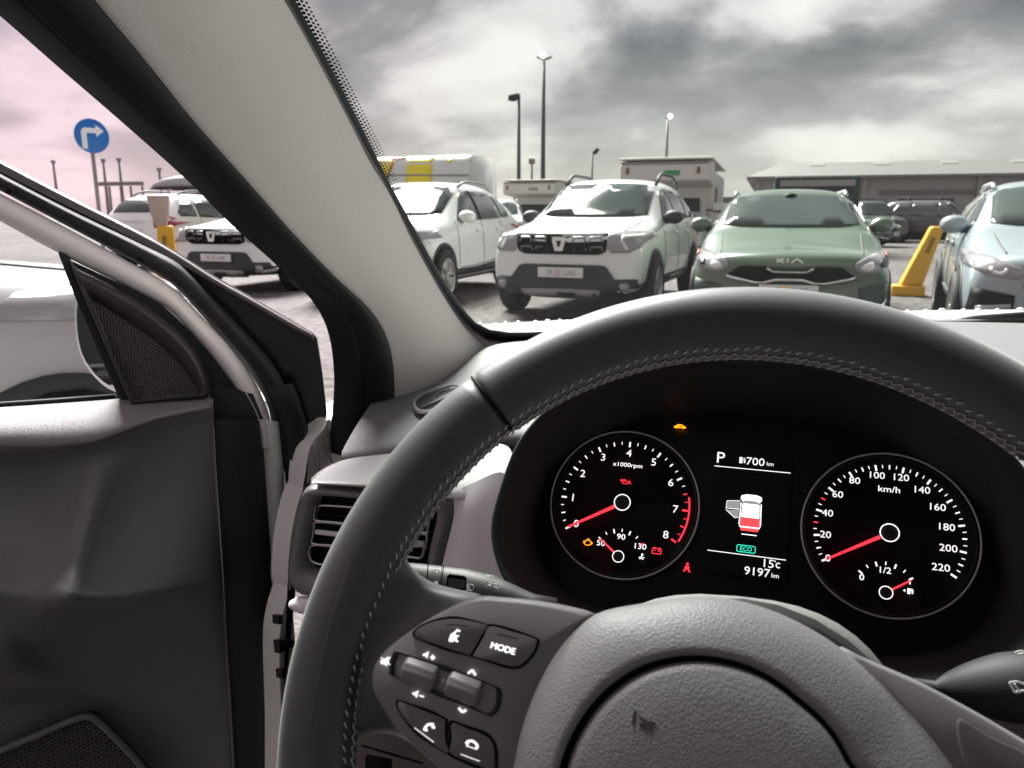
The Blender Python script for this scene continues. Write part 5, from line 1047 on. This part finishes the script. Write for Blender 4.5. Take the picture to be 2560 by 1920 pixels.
# ---- rounded white SUV
PS = dict(W=.93, H=1.645, L=4.5, hf=.98, cz=1.12, cy=1.22, ry=2.05, re=3.55, belt=1.06, rz=1.10, fw=.90, rw=3.58, r=.355, bp=2.42, cp=3.30, qw=3.86, z0=.24, sill=.43, rt=.68, bow=.26, handlem=wpaint)
root = empty('parked_car', (0, 0, 0), 'rounded white car with white mirrors, half hidden by the pillar', 'car', ROW)
V, F = car_body(PS); body = mk('body', V, F, wpaint, root, sub=3); bvh = bake(body); common(root, PS, wpaint, bvh, body)
decal(bvh, [(-.62, .90), (.62, .90), (.70, .74), (.55, .60), (-.55, .60), (-.70, .74)], 'f', deep, 'grille', root, .006, .02, .08)
for mi in (False, True):
    decal(bvh, [(.66, .93), (.86, .96), (.90, .86), (.72, .80)], 'f', lampglass, 'headlight', root, .008, .02, .05, mirror=mi)
    decal(bvh, [(.58, 1.0), (.88, 1.0), (.88, .86), (.58, .88)], 'r', tail_m, 'tail_light', root, .01, .02, .06, mirror=mi)
for ax in 'sp':
    decal(bvh, strip([(.08, .945), (.30, .975), (.42, .99)], .03), ax, lampglass, 'headlight_end', root, .012, .012, .04)
    decal(bvh, [(1.35, .42), (2.0, .40), (3.15, .46), (3.15, .52), (2.0, .455), (1.35, .46)], ax, chromec, 'sill_strip', root, .018, .01, .06)
decal(bvh, [(-.9, .45), (.9, .45), (.84, .26), (-.84, .26)], 'f', blackcl, 'bumper_cladding', root, .012, .03, .08)
rails(root, PS, mat('rail_grey', (.25, .25, .25), .4), .05)
root.location = (-4.92, 8.55, 0); suv_s = root
# ---- sage green estate car
green = mat('sage_paint', (.105, .148, .108), .28, coat=.7, spec=.5)
PK = dict(W=.90, H=1.465, L=4.6, hf=.80, cz=1.00, cy=1.18, ry=2.08, re=3.9, belt=.98, rz=1.02, fw=.92, rw=3.57, r=.32, bp=2.45, cp=3.30, qw=4.0, z0=.20, sill=.30, rt=.70, bow=.24, archm=deep, sillm=blackcl, handlem=green)
root = empty('parked_car', (0, 0, 0), 'sage green estate car with silver rails facing us', 'car', ROW)
V, F = car_body(PK); body = mk('body', V, F, green, root, sub=3); bvh = bake(body); common(root, PK, green, bvh, body)
decal(bvh, [(-.44, .685), (-.20, .69), (-.13, .655), (.13, .655), (.20, .69), (.44, .685), (.56, .60), (.52, .575), (.30, .53), (.10, .555), (-.10, .555), (-.30, .53), (-.52, .575), (-.56, .60)], 'f', deep, 'grille', root, .006, .02, .06)
decal(bvh, strip([(-.56, .60), (-.52, .582), (-.30, .535), (-.22, .535), (-.12, .568), (.12, .568), (.22, .535), (.30, .535), (.52, .582), (.56, .60)], .032), 'f', chromec, 'grille_bar', root, .018, .015, .05)
decal(bvh, strip([(-.20, .685), (-.14, .648), (.14, .648), (.20, .685)], .018), 'f', chromec, 'grille_bar', root, .016, .015, .05)
hit = bvh.ray_cast(Vector((0, -3, .745)), Vector((0, 1, 0)))[0]
fr = Frame(Vector((0, hit.y - .012, .745)), Vector((1, 0, 0)), Vector((0, .25, 1)))
mb = MB()
for ln_ in ([(-.112, -.02), (-.112, .02)], [(-.108, -.004), (-.060, .02)], [(-.098, -.001), (-.056, -.02)], [(-.026, -.02), (-.026, .02)], [(.006, -.02), (.052, .02), (.104, -.02)]):
    for a, b in zip(ln_, ln_[1:]): bar(mb, fr, a[0], a[1], b[0], b[1], .011, .011, 0, .006)
mb.build('badge_letters', mat('badge_white', (.85, .87, .84), .25), root, smoothed=False)
for mi in (False, True):
    decal(bvh, [(.54, .70), (.60, .755), (.76, .80), (.88, .82), (.90, .74), (.84, .675), (.70, .635), (.58, .645)], 'f', lampglass, 'headlight', root, .008, .02, .05, rounded=2, mirror=mi)
    decal(bvh, [(.60, .70), (.69, .73), (.70, .66), (.61, .665)], 'f', lampinner, 'lamp_lens', root, .02, .014, .04, rounded=2, mirror=mi)
    decal(bvh, [(.76, .735), (.83, .755), (.84, .70), (.77, .68)], 'f', rimdark, 'lamp_lens', root, .02, .014, .04, rounded=2, mirror=mi)
    decal(bvh, [(.845, .80), (.89, .80), (.885, .745), (.85, .745)], 'f', amber_m, 'indicator', root, .022, .014, .04, mirror=mi)
    decal(bvh, [(.60, .50), (.84, .56), (.885, .46), (.86, .34), (.62, .32)], 'f', mat('bumper_grey', (.05, .07, .062), .5), 'bumper_cladding', root, .008, .02, .06, mirror=mi)
    decal(bvh, strip([(.62, .30), (.80, .34), (.88, .40)], .03), 'f', chromec, 'bumper_strip', root, .02, .012, .05, mirror=mi)
    decal(bvh, [(.58, .96), (.86, .96), (.86, .80), (.58, .82)], 'r', tail_m, 'tail_light', root, .01, .02, .06, mirror=mi)
decal(bvh, [(-.62, .34), (.62, .34), (.58, .22), (-.58, .22)], 'f', deep, 'lower_intake', root, .008, .02, .07)
plate(root, bvh, .465, ('IL7', 'E42'), mid=(.85, .62, .06)); rails(root, PK, mat('rail_silver', (.70, .70, .70), .3, metal=.6), .02)
mb = MB(); mb.lathe([(0, 0), (.075, .01), (.085, .05), (0, .08)], (0, 1.92, 1.365), (0, -.4, -.9), (1, 0, 0), 16); mb.build('inner_mirror', deep, root)
root.location = (.225, 7.45, 0); estate = root
# ---- pale white crossover on the right
pale = mat('pale_paint', (.30, .35, .38), .28, coat=.7)
PX_ = dict(W=.91, H=1.50, L=4.4, hf=.86, cz=1.03, cy=1.15, ry=2.05, re=3.5, belt=1.00, rz=1.04, fw=.88, rw=3.53, r=.34, bp=2.40, cp=3.20, qw=3.8, z0=.22, sill=.42, rt=.69, bow=.26, handlem=pale)
root = empty('parked_car', (0, 0, 0), 'pale white car cut by the right edge, black cladding over its wheel', 'car', ROW)
V, F = car_body(PX_); body = mk('body', V, F, pale, root, sub=3); bvh = bake(body); common(root, PX_, pale, bvh, body)
decal(bvh, [(-.42, .72), (.42, .72), (.52, .62), (-.52, .62)], 'f', deep, 'grille', root, .006, .02, .07)
for mi in (False, True):
    decal(bvh, [(.50, .74), (.70, .82), (.88, .86), (.885, .76), (.74, .70), (.56, .68)], 'f', lampglass, 'headlight', root, .008, .02, .05, mirror=mi)
    decal(bvh, strip([(.68 + .05 * math.cos(k * .5), .755 - .04 * math.sin(k * .5)) for k in range(7)], .022), 'f', lampinner, 'lamp_lens', root, .02, .014, .03, mirror=mi)
    decal(bvh, [(.56, .55), (.84, .60), (.86, .42), (.74, .32), (.56, .34)], 'f', deep, 'air_intake', root, .008, .02, .06, mirror=mi)
    decal(bvh, strip([(.58, .47), (.80, .44)], .035), 'f', pale, 'intake_bar', root, .02, .014, .05, mirror=mi)
decal(bvh, [(-.5, .56), (.5, .56), (.44, .30), (-.44, .30)], 'f', deep, 'lower_intake', root, .008, .02, .07)
decal(bvh, [(-.6, .28), (.6, .28), (.56, .23), (-.56, .23)], 'f', mat('skid_grey', (.3, .29, .29), .45), 'skid_plate', root, .02, .02, .07)
rails(root, PX_, mat('rail_silver', (.7, .7, .7), .3, metal=.6), .02)
root.location = (2.36, 6.5, 0); root.rotation_euler[2] = rad(-8); crossover = root
# ---- cars standing elsewhere in the lot
nb = dup(suv_b, (-2.50, 2.22, 0), rad(180), 'white car right beside our open door, seen through the door window', 'cars parked on our side')
dup(suv_s, (-13.5, 5.2, 0), rad(-70), 'white car far left, glimpsed above the beside car through the door window', 'cars parked behind the facing row')
BG = 'distant cars before the long building'
dup(estate, (4.6, 31.5, 0), rad(65), 'small distant green car before the dark doorway of the long building', BG)
dup(crossover, (-.55, 23.0, 0), rad(20), 'distant pale car between the boxy car and the green car', BG)
dup(suv_s, (-7.6, 21.5, 0), rad(15), 'white car behind the rounded car, below the far camper', 'cars parked behind the facing row')
def recolor(root, old, new):
    for ch in root.children:
        if ch.type == 'MESH' and any(m_ is old for m_ in ch.data.materials):
            ch.data = ch.data.copy(); ch.data.materials[0] = new
recolor(nb, wpaint, mat('silver_paint', (.44, .42, .425), .3, coat=.6))
# dark estate car with a roof box
dgrey = mat('dark_grey_paint', (.095, .090, .095), .3, coat=.6)
PG = dict(PD); PG.update(H=1.78, L=4.75, hf=.98, re=4.2, cp=3.3, qw=4.1, rw=3.85, handlem=dgrey)
root = empty('parked_car', (0, 0, 0), 'dark grey car with a long roof box, side on behind the white cars', 'car', 'cars parked behind the facing row')
V, F = car_body(PG); body = mk('body', V, F, dgrey, root, sub=3); bvh = bake(body); common(root, PG, dgrey, bvh, body)
for mi in (False, True): decal(bvh, [(.62, 1.45), (.80, 1.40), (.86, .95), (.66, .95)], 'r', tail_m, 'tail_light', root, .012, .02, .06, mirror=mi)
for ax in 'sp': decal(bvh, [(4.45, 1.32), (4.62, 1.10), (4.70, .92), (4.45, .95)], ax, tail_m, 'tail_light', root, .012, .02, .06)
for y in (2.3, 3.5): MB().tube([(-.68, y, 1.74), (-.60, y, 1.84), (.60, y, 1.84), (.68, y, 1.74)], .02, 8).build('roof_bar', blackcl, root)
root.location = (-19.6, 18.7, 0); root.rotation_euler[2] = rad(90)
root.location = (-15.0 - 4.75, 18.7, 0); darkcar = root
bx = []
for k, (y, w_, h) in enumerate([(0, .10, .04), (.12, .30, .16), (.5, .40, .30), (1.2, .43, .38), (1.9, .42, .36), (2.25, .34, .22), (2.35, .2, .1)]):
    bx.append([(w_ * a, y, .02 + h * b) for a, b in ((-1, 0), (1, 0), (1, .45), (.8, .9), (.3, 1), (-.3, 1), (-.8, .9), (-1, .45))])
V, F = loft([[Vector(p) for p in c] for c in bx], True); F += [tuple(range(8)), tuple(range(len(V) - 8, len(V)))]
rb_ = mk('roof_box', V, F, mat('box_grey', (.34, .32, .34), .35), None, sub=2); tag(rb_, 'grey roof box strapped on the dark grey car', 'roof box')
rb_.location = (-13.4 - 3.6, 18.7, 1.86); rb_.rotation_euler[2] = rad(-90)
MB().box((0, 1.2, .015), .78, 2.0, .04).build('box_base', blackcl, rb_, smoothed=False)
root.rotation_euler[2] = rad(-90); root.location = (-13.5 - 4.75, 18.7, 0)
dup(darkcar, (9.2, 37.0, 0), rad(70), 'distant dark grey car in front of the long building, behind the pale car', BG)
dup(darkcar, (4.9, 36.0, 0), rad(15), 'distant dark grey car facing us between green car and yellow barrier', BG)
# ---- high roofed van, side on
van = empty('van', (-6.42, 16.6, 0), 'white high roofed van with yellow band and yellow front, side on', 'van'); van.scale = (1, 1, .955)
yel = mat('van_yellow', (.78, .60, .03), .35, coat=.4); vwhite = mat('van_white', (.62, .62, .61), .35, coat=.4)
prof = [(-1.0, .35), (-1.02, 1.0), (-.97, 1.9), (-.88, 2.42), (-.74, 2.58), (0, 2.64), (.74, 2.58), (.88, 2.42), (.97, 1.9), (1.02, 1.0), (1.0, .35)]
st_ = []
for x, k, zc_ in ((0, .94, 2.64), (-.05, .98, 2.64), (-.15, 1, 2.64), (-3.4, 1, 2.64), (-3.9, .99, 2.56), (-4.5, .96, 2.05), (-4.9, .95, 1.42), (-5.7, .92, 1.15), (-5.9, .86, .95)):
    st_.append([Vector((x, 1.0 + p[0] * k, min(p[1], zc_ - (2.64 - p[1]) * .35) if p[1] > .5 else p[1])) for p in prof])
V, F = loft(st_); F += [tuple(range(11)), tuple(range(len(V) - 11, len(V)))]
vb = mk('body', V, F, vwhite, van); bm = bmesh.new(); bm.from_mesh(vb.data); vbv = BVHTree.FromBMesh(bm); bm.free()
def vdecal(poly, material, name, off=.006, step=.12):
    B = [Vector(p) for p in poly]; n_ = len(B); V = []
    P = []
    for i in range(n_):
        a, b = B[i], B[(i + 1) % n_]; k = max(1, int((b - a).length / step))
        P += [a.lerp(b, j / k) for j in range(k)]
    nb = len(P); xs = [p.x for p in P]; ys = [p.y for p in P]; pts = list(P); pl = [(p.x, p.y) for p in P]
    x = min(xs) + step / 2
    while x < max(xs):
        y = min(ys) + step / 2
        while y < max(ys):
            if inside((x, y), pl): pts.append(Vector((x, y)))
            y += step
        x += step
    v2, _, f2, *_ = delaunay_2d_cdt(pts, [(i, (i + 1) % nb) for i in range(nb)], [], 1, 1e-6)
    hs = [vbv.ray_cast(Vector((p.x, -4, p.y)), Vector((0, 1, 0)))[0] for p in v2]
    F = [tuple(f) for f in f2 if all(hs[i] is not None for i in f)]
    return mk(name, [(h if h is not None else Vector((0, 0, 0))) - Vector((0, off, 0)) for h in hs], F, material, van, solid=.01, soff=0)
vdecal([(-.90, .6), (-.92, 2.57), (-1.55, 2.57), (-1.57, .6)], yel, 'yellow_band')
vdecal([(-2.65, .6), (-1.90, 2.5), (-1.86, 2.58), (-3.4, 2.56), (-3.85, 2.5), (-4.4, 2.0), (-4.8, 1.45), (-5.6, 1.15), (-5.6, .6)], yel, 'yellow_front')
vdecal([(-1.90, 2.5), (-2.68, .6), (-2.62, .6), (-1.85, 2.5)], mat('rust_red', (.45, .10, .05), .5), 'red_edge', .01)
vdecal([(-1.95, 2.50), (-1.62, 2.53), (-1.62, 2.575), (-2.0, 2.56)], mat('rust_red', (.45, .10, .05), .5), 'roof_marking', .014)
vdecal([(-.02, 2.13), (-2.0, 2.17), (-2.0, 2.13), (-.02, 2.09)], mat('groove_grey', (.25, .25, .25), .5), 'side_groove', .012)
vdecal([(-.55, 2.42), (-.45, 2.42), (-.45, 2.52), (-.55, 2.52)], yel, 'marker_lamp', .016)
vdecal([(-3.9, 1.35), (-3.75, 1.95), (-4.05, 2.0), (-4.5, 1.45)], sideglass, 'side_window', .012)
for x in (-1.0, -4.7):
    for s_ in (-1, 1):
        mb = MB(); mb.lathe([(0, -.11), (.34, -.11), (.36, -.06), (.36, .08), (.32, .11), (.2, .09), (0, .09)], (x, 1.0 + s_ * .92, .36), (0, s_, 0), (0, 0, 1), 24); mb.build('wheel', tyre_m, van)
# ---- over-cab campers
cwall = mat('camper_wall', (.56, .53, .515), .45); croof = mat('camper_roof', (.70, .67, .63), .5)
def camper(loc, label, sticker):
    root = empty('camper', loc, label, 'camper', 'campers behind the facing row'); root.scale = (1, 1, .945)
    MB().box((0, 3.6, 1.38), 2.1, 4.6, 1.95).build('body', cwall, root, bevel=.07, smoothed=False)
    V, F = loft([[Vector(p) for p in c] for c in ([(-1.02, 0, 2.04), (1.02, 0, 2.04), (1.02, .04, 2.42), (-1.02, .04, 2.42)], [(-1.05, .12, 2.02), (1.05, .12, 2.02), (1.05, .16, 2.50), (-1.05, .16, 2.50)], [(-1.05, 1.4, 1.90), (1.05, 1.4, 1.90), (1.05, 1.4, 2.54), (-1.05, 1.4, 2.54)])], True); F += [(0, 1, 2, 3), (8, 9, 10, 11)]
    al = mk('alcove', V, F, cwall, root, bevel=.04, smoothed=False)
    MB().box((0, 3.05, 2.57), 2.16, 5.9, .06).build('roof', croof, root, bevel=.03, smoothed=False)
    MB().prism([Vector((-1.03, .035, 2.44)), Vector((1.03, .035, 2.44)), Vector((1.03, .05, 2.48)), Vector((-1.03, .05, 2.48))], Vector((0, .02, 0))).build('edge_strip', mat('edge_grey', (.2, .19, .18), .5), al, smoothed=False)
    for x in (-.85, .78): MB().prism([Vector((x - .04, -.004, 2.2)), Vector((x + .04, -.004, 2.2)), Vector((x + .04, .03, 2.36)), Vector((x - .04, .03, 2.36))], Vector((0, .02, 0))).build('marker_lamp', mat('marker_brown', (.16, .10, .06), .4), al, smoothed=False)
    MB().prism([Vector((.0, -.004, 2.16)), Vector((.36, -.004, 2.16)), Vector((.36, .016, 2.28)), Vector((0, .016, 2.28))], Vector((0, .02, 0))).build('sticker', sticker, al, smoothed=False)
    cabm = [[(-.86, .45, .45), (.86, .45, .45), (.86, .45, 1.05), (-.86, .45, 1.05)], [(-.9, .6, .40), (.9, .6, .40), (.9, .6, 1.15), (-.9, .6, 1.15)], [(-.92, 1.0, .4), (.92, 1.0, .4), (.92, 1.0, 1.25), (-.92, 1.0, 1.25)], [(-.92, 1.6, .4), (.92, 1.6, .4), (.82, 1.6, 1.88), (-.82, 1.6, 1.88)]]
    V, F = loft([[Vector(p) for p in c] for c in cabm], True); F += [(0, 1, 2, 3)]
    cb = mk('cab', V, F, vwhite, root, bevel=.05, smoothed=False)
    MB().prism([Vector((-.78, 1.02, 1.30)), Vector((.78, 1.02, 1.30)), Vector((.70, 1.48, 1.82)), Vector((-.70, 1.48, 1.82))], Vector((0, -.02, .01))).build('windshield', carglass, cb, smoothed=False)
    for s_ in (-1, 1):
        MB().prism([Vector((s_ * 1.052, 1.9, 1.35)), Vector((s_ * 1.052, 2.7, 1.35)), Vector((s_ * 1.052, 2.7, 1.95)), Vector((s_ * 1.052, 1.9, 1.95))], Vector((s_ * .02, 0, 0))).build('side_window', sideglass, root, bevel=.01, smoothed=False)
        mrr = MB().box((s_ * 1.22, 1.15, 1.42), .30, .10, .20).build('side_mirror', vwhite, root, bevel=.03, smoothed=False); MB().box((s_ * 1.22, 1.15, 1.30), .28, .09, .05).build('mirror_base', blackcl, mrr, bevel=.01, smoothed=False); MB().box((s_ * 1.0, 1.18, 1.34), .2, .04, .04).build('mirror_arm', blackcl, mrr, smoothed=False)
        for y in (1.15, 4.6):
            MB().lathe([(0, -.1), (.31, -.1), (.34, -.05), (.34, .06), (.3, .1), (0, .09)], (s_ * .9, y, .34), (s_, 0, 0), (0, 0, 1), 20).build('wheel', tyre_m, root)
        MB().box((s_ * .68, .47, .88), .28, .06, .2).build('headlight', lampglass, cb, bevel=.02, smoothed=False)
    return root
greenst = mat('green_sticker', (.03, .26, .10), .5)
cp = camper((-2.35, 18.6, 0), 'grey camper with flat over-cab box and a green sticker, behind the boxy car', greenst)
cp2 = dup(cp, (-8.6, 28.5, 0), 0, 'grey camper further away, left of the lamp posts and behind the rounded car')
for ch in cp2.children:
    for g_ in ch.children:
        if g_.name.startswith('sticker'): g_.data = g_.data.copy(); g_.data.materials[0] = mat('dull_sticker', (.28, .25, .21), .5)
# dark box van behind the green car
dv_ = empty('van', (1.28, 23.5, 0), 'dark teal box van standing behind the green car', 'van')
teal = mat('dark_teal', (.028, .040, .042), .4)
MB().box((0, 2.8, 1.30), 2.3, 4.2, 1.85).build('body', teal, dv_, bevel=.06, smoothed=False)
MB().prism([Vector((-1.0, .66, 1.95)), Vector((1.0, .66, 1.95)), Vector((1.0, .66, 2.12)), Vector((-1.0, .66, 2.12))], Vector((0, .04, 0))).build('front_panel', mat('panel_grey', (.30, .29, .28), .5), dv_, smoothed=False)
V, F = loft([[Vector(p) for p in c] for c in ([(-.95, 0, .4), (.95, 0, .4), (.95, 0, .95), (-.95, 0, .95)], [(-1, .25, .4), (1, .25, .4), (1, .2, 1.05), (-1, .2, 1.05)], [(-1, .7, .4), (1, .7, .4), (.95, .7, 1.9), (-.95, .7, 1.9)])], True); F += [(0, 1, 2, 3), (8, 9, 10, 11)]
mk('cab', V, F, teal, dv_, bevel=.03, smoothed=False)
for s_ in (-1, 1):
    for y in (.6, 4.0): MB().lathe([(0, -.1), (.33, -.1), (.36, -.05), (.36, .06), (.32, .1), (0, .09)], (s_ * .95, y, .36), (s_, 0, 0), (0, 0, 1), 20).build('wheel', tyre_m, dv_)
# ---- long low building
bl = empty('building', (-.75, 42.7, 0), 'long low grey building with sloping metal eave and dark openings', 'building')
bw = mat('metal_wall', (.31, .295, .29), .55, var=.05); br_ = mat('metal_roof', (.20, .19, .187), .5, var=.05)
MB().prism([Vector((0, 0, 0)), Vector((80, 0, 0)), Vector((80, 0, 3.15)), Vector((0, 0, 3.15))], Vector((0, 30, 0))).build('wall', bw, bl, smoothed=False)
V = [Vector(p) for p in ((-.4, -.5, 3.05), (80.4, -.5, 3.05), (79.2, 1.3, 3.78), (1.3, 1.3, 3.78), (1.3, 29, 3.78), (79.2, 29, 3.78), (-.4, 30.5, 3.05), (80.4, 30.5, 3.05), (-.4, -.5, 2.93), (80.4, -.5, 2.93), (-.4, 30.5, 2.93), (80.4, 30.5, 2.93))]
F = [(0, 1, 2, 3), (3, 2, 5, 4), (0, 3, 4, 6), (1, 7, 5, 2), (6, 4, 5, 7), (8, 9, 1, 0), (10, 8, 0, 6), (9, 11, 7, 1), (11, 10, 6, 7), (8, 10, 11, 9)]
rf_ = mk('roof', V, F, br_, bl, smoothed=False)
for k in range(26): MB().box((3 + 3.0 * k, .98, 3.66), .7, .3, .05, Matrix.Rotation(math.atan2(.9, 1.8), 3, 'X')).build('roof_light', mat('roof_light_mat', (.34, .32, .31), .4), rf_, smoothed=False)
for x in (0.15, 5.2, 10.2, 15.2, 20.2): MB().box((x, -.08, 1.5), .18, .12, 2.9).build('pilaster', bw, bl, smoothed=False)
for x, w_, h0, h1 in ((8.0, 2.4, .0, 1.9), (12.6, 1.3, 1.75, 2.35), (13.8, 2.0, 0, 2.0), (18, 2.6, 0, 2.2)): MB().box((x, -.02, (h0 + h1) / 2), w_, .1, h1 - h0).build('doorway', deep, bl, smoothed=False)
MB().box((2.2, -.03, 2.62), 1.9, .1, .42).build('window', mat('blue_window', (.035, .055, .07), .15), bl, smoothed=False)
for x in (8.0, 13.8): MB().box((x, -.1, 2.25), 4.2, .14, .16).build('door_header', mat('header_dark', (.15, .14, .135), .5), bl, smoothed=False)
# low shed on the horizon left of it
sh_ = empty('shed', (-3.2, 60, 0), 'low flat shed on the horizon between camper and long building', 'shed')
MB().box((0, 4, 1.15), 7, 8, 2.3).build('wall', mat('shed_wall', (.22, .2, .2), .7), sh_, smoothed=False); MB().box((0, 4, 2.36), 7.4, 8.4, .14).build('roof', br_, sh_, smoothed=False)
# scaffold-like gantry far left
gt = empty('gantry', (-34.6, 35.4, 0), 'low steel gantry on the horizon behind the round blue sign', 'gantry')
gm_ = mat('gantry_grey', (.22, .19, .19), .6)
MB().box((0, 0, 2.85), 3.2, .3, .2).build('beam', gm_, gt, smoothed=False)
for x in (-1.6, -.7, .1, .8, 1.6): MB().box((x, 0, 1.36), .09, .09, 2.72).build('post', gm_, gt, smoothed=False)
# ---- lamp posts and masts
pole_m = mat('pole_grey', (.075, .075, .078), .5); polep = mat('pole_pale', (.22, .20, .20), .5); bulb = mat('lamp_light', (.9, .9, .8), .3, emit=(1, .97, .85), estr=3.0)
def at_depth(q, d): r_ = ray(q); return EYE + r_ * d
def lamp(q_top, d, r, kind, label, material, group='lamp posts beyond the cars'):
    top = at_depth(q_top, d); x, y, z = top
    root = empty('street_lamp' if kind != 'mast' else 'mast', (x, y, 0), label, 'street lamp' if kind != 'mast' else 'mast', group)
    mb = MB(); mb.tube([(0, 0, 0), (0, 0, z * .5), (0, 0, z - .15)], [r * 1.25, r, r * .72], 10); mb.build('pole', material, root)
    u = d / FPX * KD
    X = Vector((RGT.x, RGT.y, 0))
    if kind == 'arm':
        V = [X * (-22 * u) + Vector((0, 0, -8 * u)), X * (-20 * u) + Vector((0, 0, 3 * u)), X * (1 * u) + Vector((0, 0, 7 * u)), X * (1 * u) + Vector((0, 0, -3 * u)), X * (-12 * u) + Vector((0, 0, -9 * u))]
        MB().prism([v + Vector((0, -.2, z - 4 * u)) for v in V], Vector((0, .4, 0))).build('lamp_head', black, root, bevel=.03, smoothed=False)
    if kind == 'double':
        MB().tube([X * (-15 * u) + Vector((0, 0, z - 1 * u)), X * (-8 * u) + Vector((0, 0, z - 4 * u)), Vector((0, 0, z - 6 * u)), X * (10 * u) + Vector((0, 0, z - 4 * u)), X * (17 * u) + Vector((0, 0, z - 1 * u))], [2 * u, 3 * u, 3 * u, 3 * u, 2 * u], 8).build('arm', pole_m, root)
        MB().lathe([(0, -6 * u), (5 * u, -4 * u), (6.5 * u, 0), (5 * u, 4 * u), (0, 6 * u)], Vector((0, -.3, z)), (0, 0, 1), (1, 0, 0), 18).build('bulb', bulb, root)
    if kind == 'single':
        MB().tube([X * (-6 * u) + Vector((0, 0, z - 2 * u)), Vector((0, 0, z - 3 * u)), X * (5 * u) + Vector((0, 0, z - 1 * u))], 1.6 * u, 8).build('arm', pole_m, root)
        MB().lathe([(0, -5 * u), (4 * u, -3 * u), (5 * u, 0), (4 * u, 3 * u), (0, 5 * u)], X * (6 * u) + Vector((0, -.3, z)), (0, 0, 1), (1, 0, 0), 18).build('bulb', bulb, root)
    if kind == 'tilt':
        V = [(0, -5), (10, 6), (15, 3), (6, -8)]
        MB().prism([X * (a * u) + Vector((0, -.2, z + b * u)) for a, b in V], Vector((0, .4, 0))).build('lamp_head', black, root, smoothed=False)
    if kind == 'mast': MB().box((0, 0, z - .3), .5, .5, .5).build('mast_head', material, root, bevel=.06, smoothed=False)
    return root
lamp((1121, 205), 43, .11, 'arm', 'dark lamp post with a flat head pointing left', pole_m)
lamp((1175, 121), 52, .15, 'double', 'tallest lamp post, lit, with two short arms', pole_m)
lamp((1443, 252), 60, .13, 'single', 'pale lit lamp post above the near camper', polep)
lamp((1280, 326), 55, .09, 'tilt', 'short lamp post with head tilted up right, above the boxy car roof', polep)
lamp((1149, 341), 70, .12, 'mast', 'small mast between the two tall lamp posts', polep, 'thin masts')
for i, (q, d, lab) in enumerate((((114, 345), 120, 'leftmost thin mast left of the blue sign'), ((222, 342), 115, 'thin mast just right of the blue sign post'), ((256, 340), 118, 'thin mast second to the right of the sign post'), ((343, 361), 110, 'thin mast above the dark car roof box'))):
    lamp(q, d, .22, 'mast', lab, polep, 'thin masts')
# ---- round blue arrow sign
c = at_depth((196, 294), 13.5); sg = empty('road_sign', (c.x, c.y, 0), 'round blue sign with a white arrow turning right, on a grey post', 'road sign')
to = (Vector((EYE.x, EYE.y, 0)) - Vector((c.x, c.y, 0))).normalized(); to = (Matrix.Rotation(rad(22), 3, 'Z') @ to)
fr = Frame(Vector((0, 0, c.z)) + to * .05, Vector((-to.y, to.x, 0)), Vector((0, 0, 1))); R_ = .292
MB().lathe([(0, -.012), (R_, -.012), (R_, .0), (R_ - .006, .002), (0, .002)], fr.o, fr.n, fr.e1, 48).build('sign_disc', mat('sign_blue', (.0, .125, .44), .35), sg)
MB().tube([(0, 0, 0), (0, 0, c.z + .25)], .034, 10).build('post', mat('post_grey', (.26, .24, .24), .5, metal=.3), sg)
aw = [(-.72, -.92), (-.72, .30), (-.62, .48), (-.45, .56), (.30, .56), (.30, .80), (.84, .38), (.30, -.04), (.30, .20), (-.30, .20), (-.36, .14), (-.36, -.92)]
MB().prism([fr.pt(a * R_ * .84, b * R_ * .84 * .98, .006) for a, b in aw], fr.n * -.003).build('arrow', mat('sign_white', (.72, .72, .74), .4), sg, smoothed=False)
# ---- yellow barrier posts
yb = mat('barrier_yellow', (.72, .38, .02), .45, var=.05)
def barrier(loc, rz, label, lean=.26, panel_=False):
    root = empty('barrier_post', loc, label, 'barrier post', 'yellow barrier posts', rz)
    MB().box((-.02, 0, .075), .44, .34, .15).build('base', yb, root, bevel=.02, smoothed=False)
    V = [(-.13, 0, .15), (.17, 0, .15), (.17 + lean * .75, 0, .99), (lean + .0 - .06, 0, .99)]
    po = MB().prism([Vector((a, -.11, b)) for a, _, b in V], Vector((0, .22, 0))).build('post', yb, root, bevel=.03, smoothed=False)
    MB().prism([Vector((a, -.113, b)) for a, b in ((-.02 + lean * .62, .62), (.04 + lean * .62, .62), (.06 + lean * .80, .84), (0 + lean * .80, .84))], Vector((0, .002, 0))).build('slot', mat('barrier_slot', (.30, .15, .01), .6), po, smoothed=False)
    if panel_: MB().prism([Vector((a, -.08, b)) for a, b in ((-.17 + lean * .9, 1.44), (.16 + lean * .9, 1.44), (.13 + lean * .9, 1.16), (.07 + lean * .9, .98), (-.08 + lean * .9, .98), (-.13 + lean * .9, 1.16))], Vector((0, .14, 0))).build('tan_panel', mat('tan_panel', (.40, .31, .26), .7), root, bevel=.02, smoothed=False, label='blank tan panel above the yellow post')
    return root
barrier((2.02, 12.5, 0), 0, 'yellow slanted barrier post on a yellow base between green and pale cars')
barrier((-8.80, 9.75, 0), rad(40), 'upright yellow post topped by a blank tan panel, beside the far boxy car', .0, True)
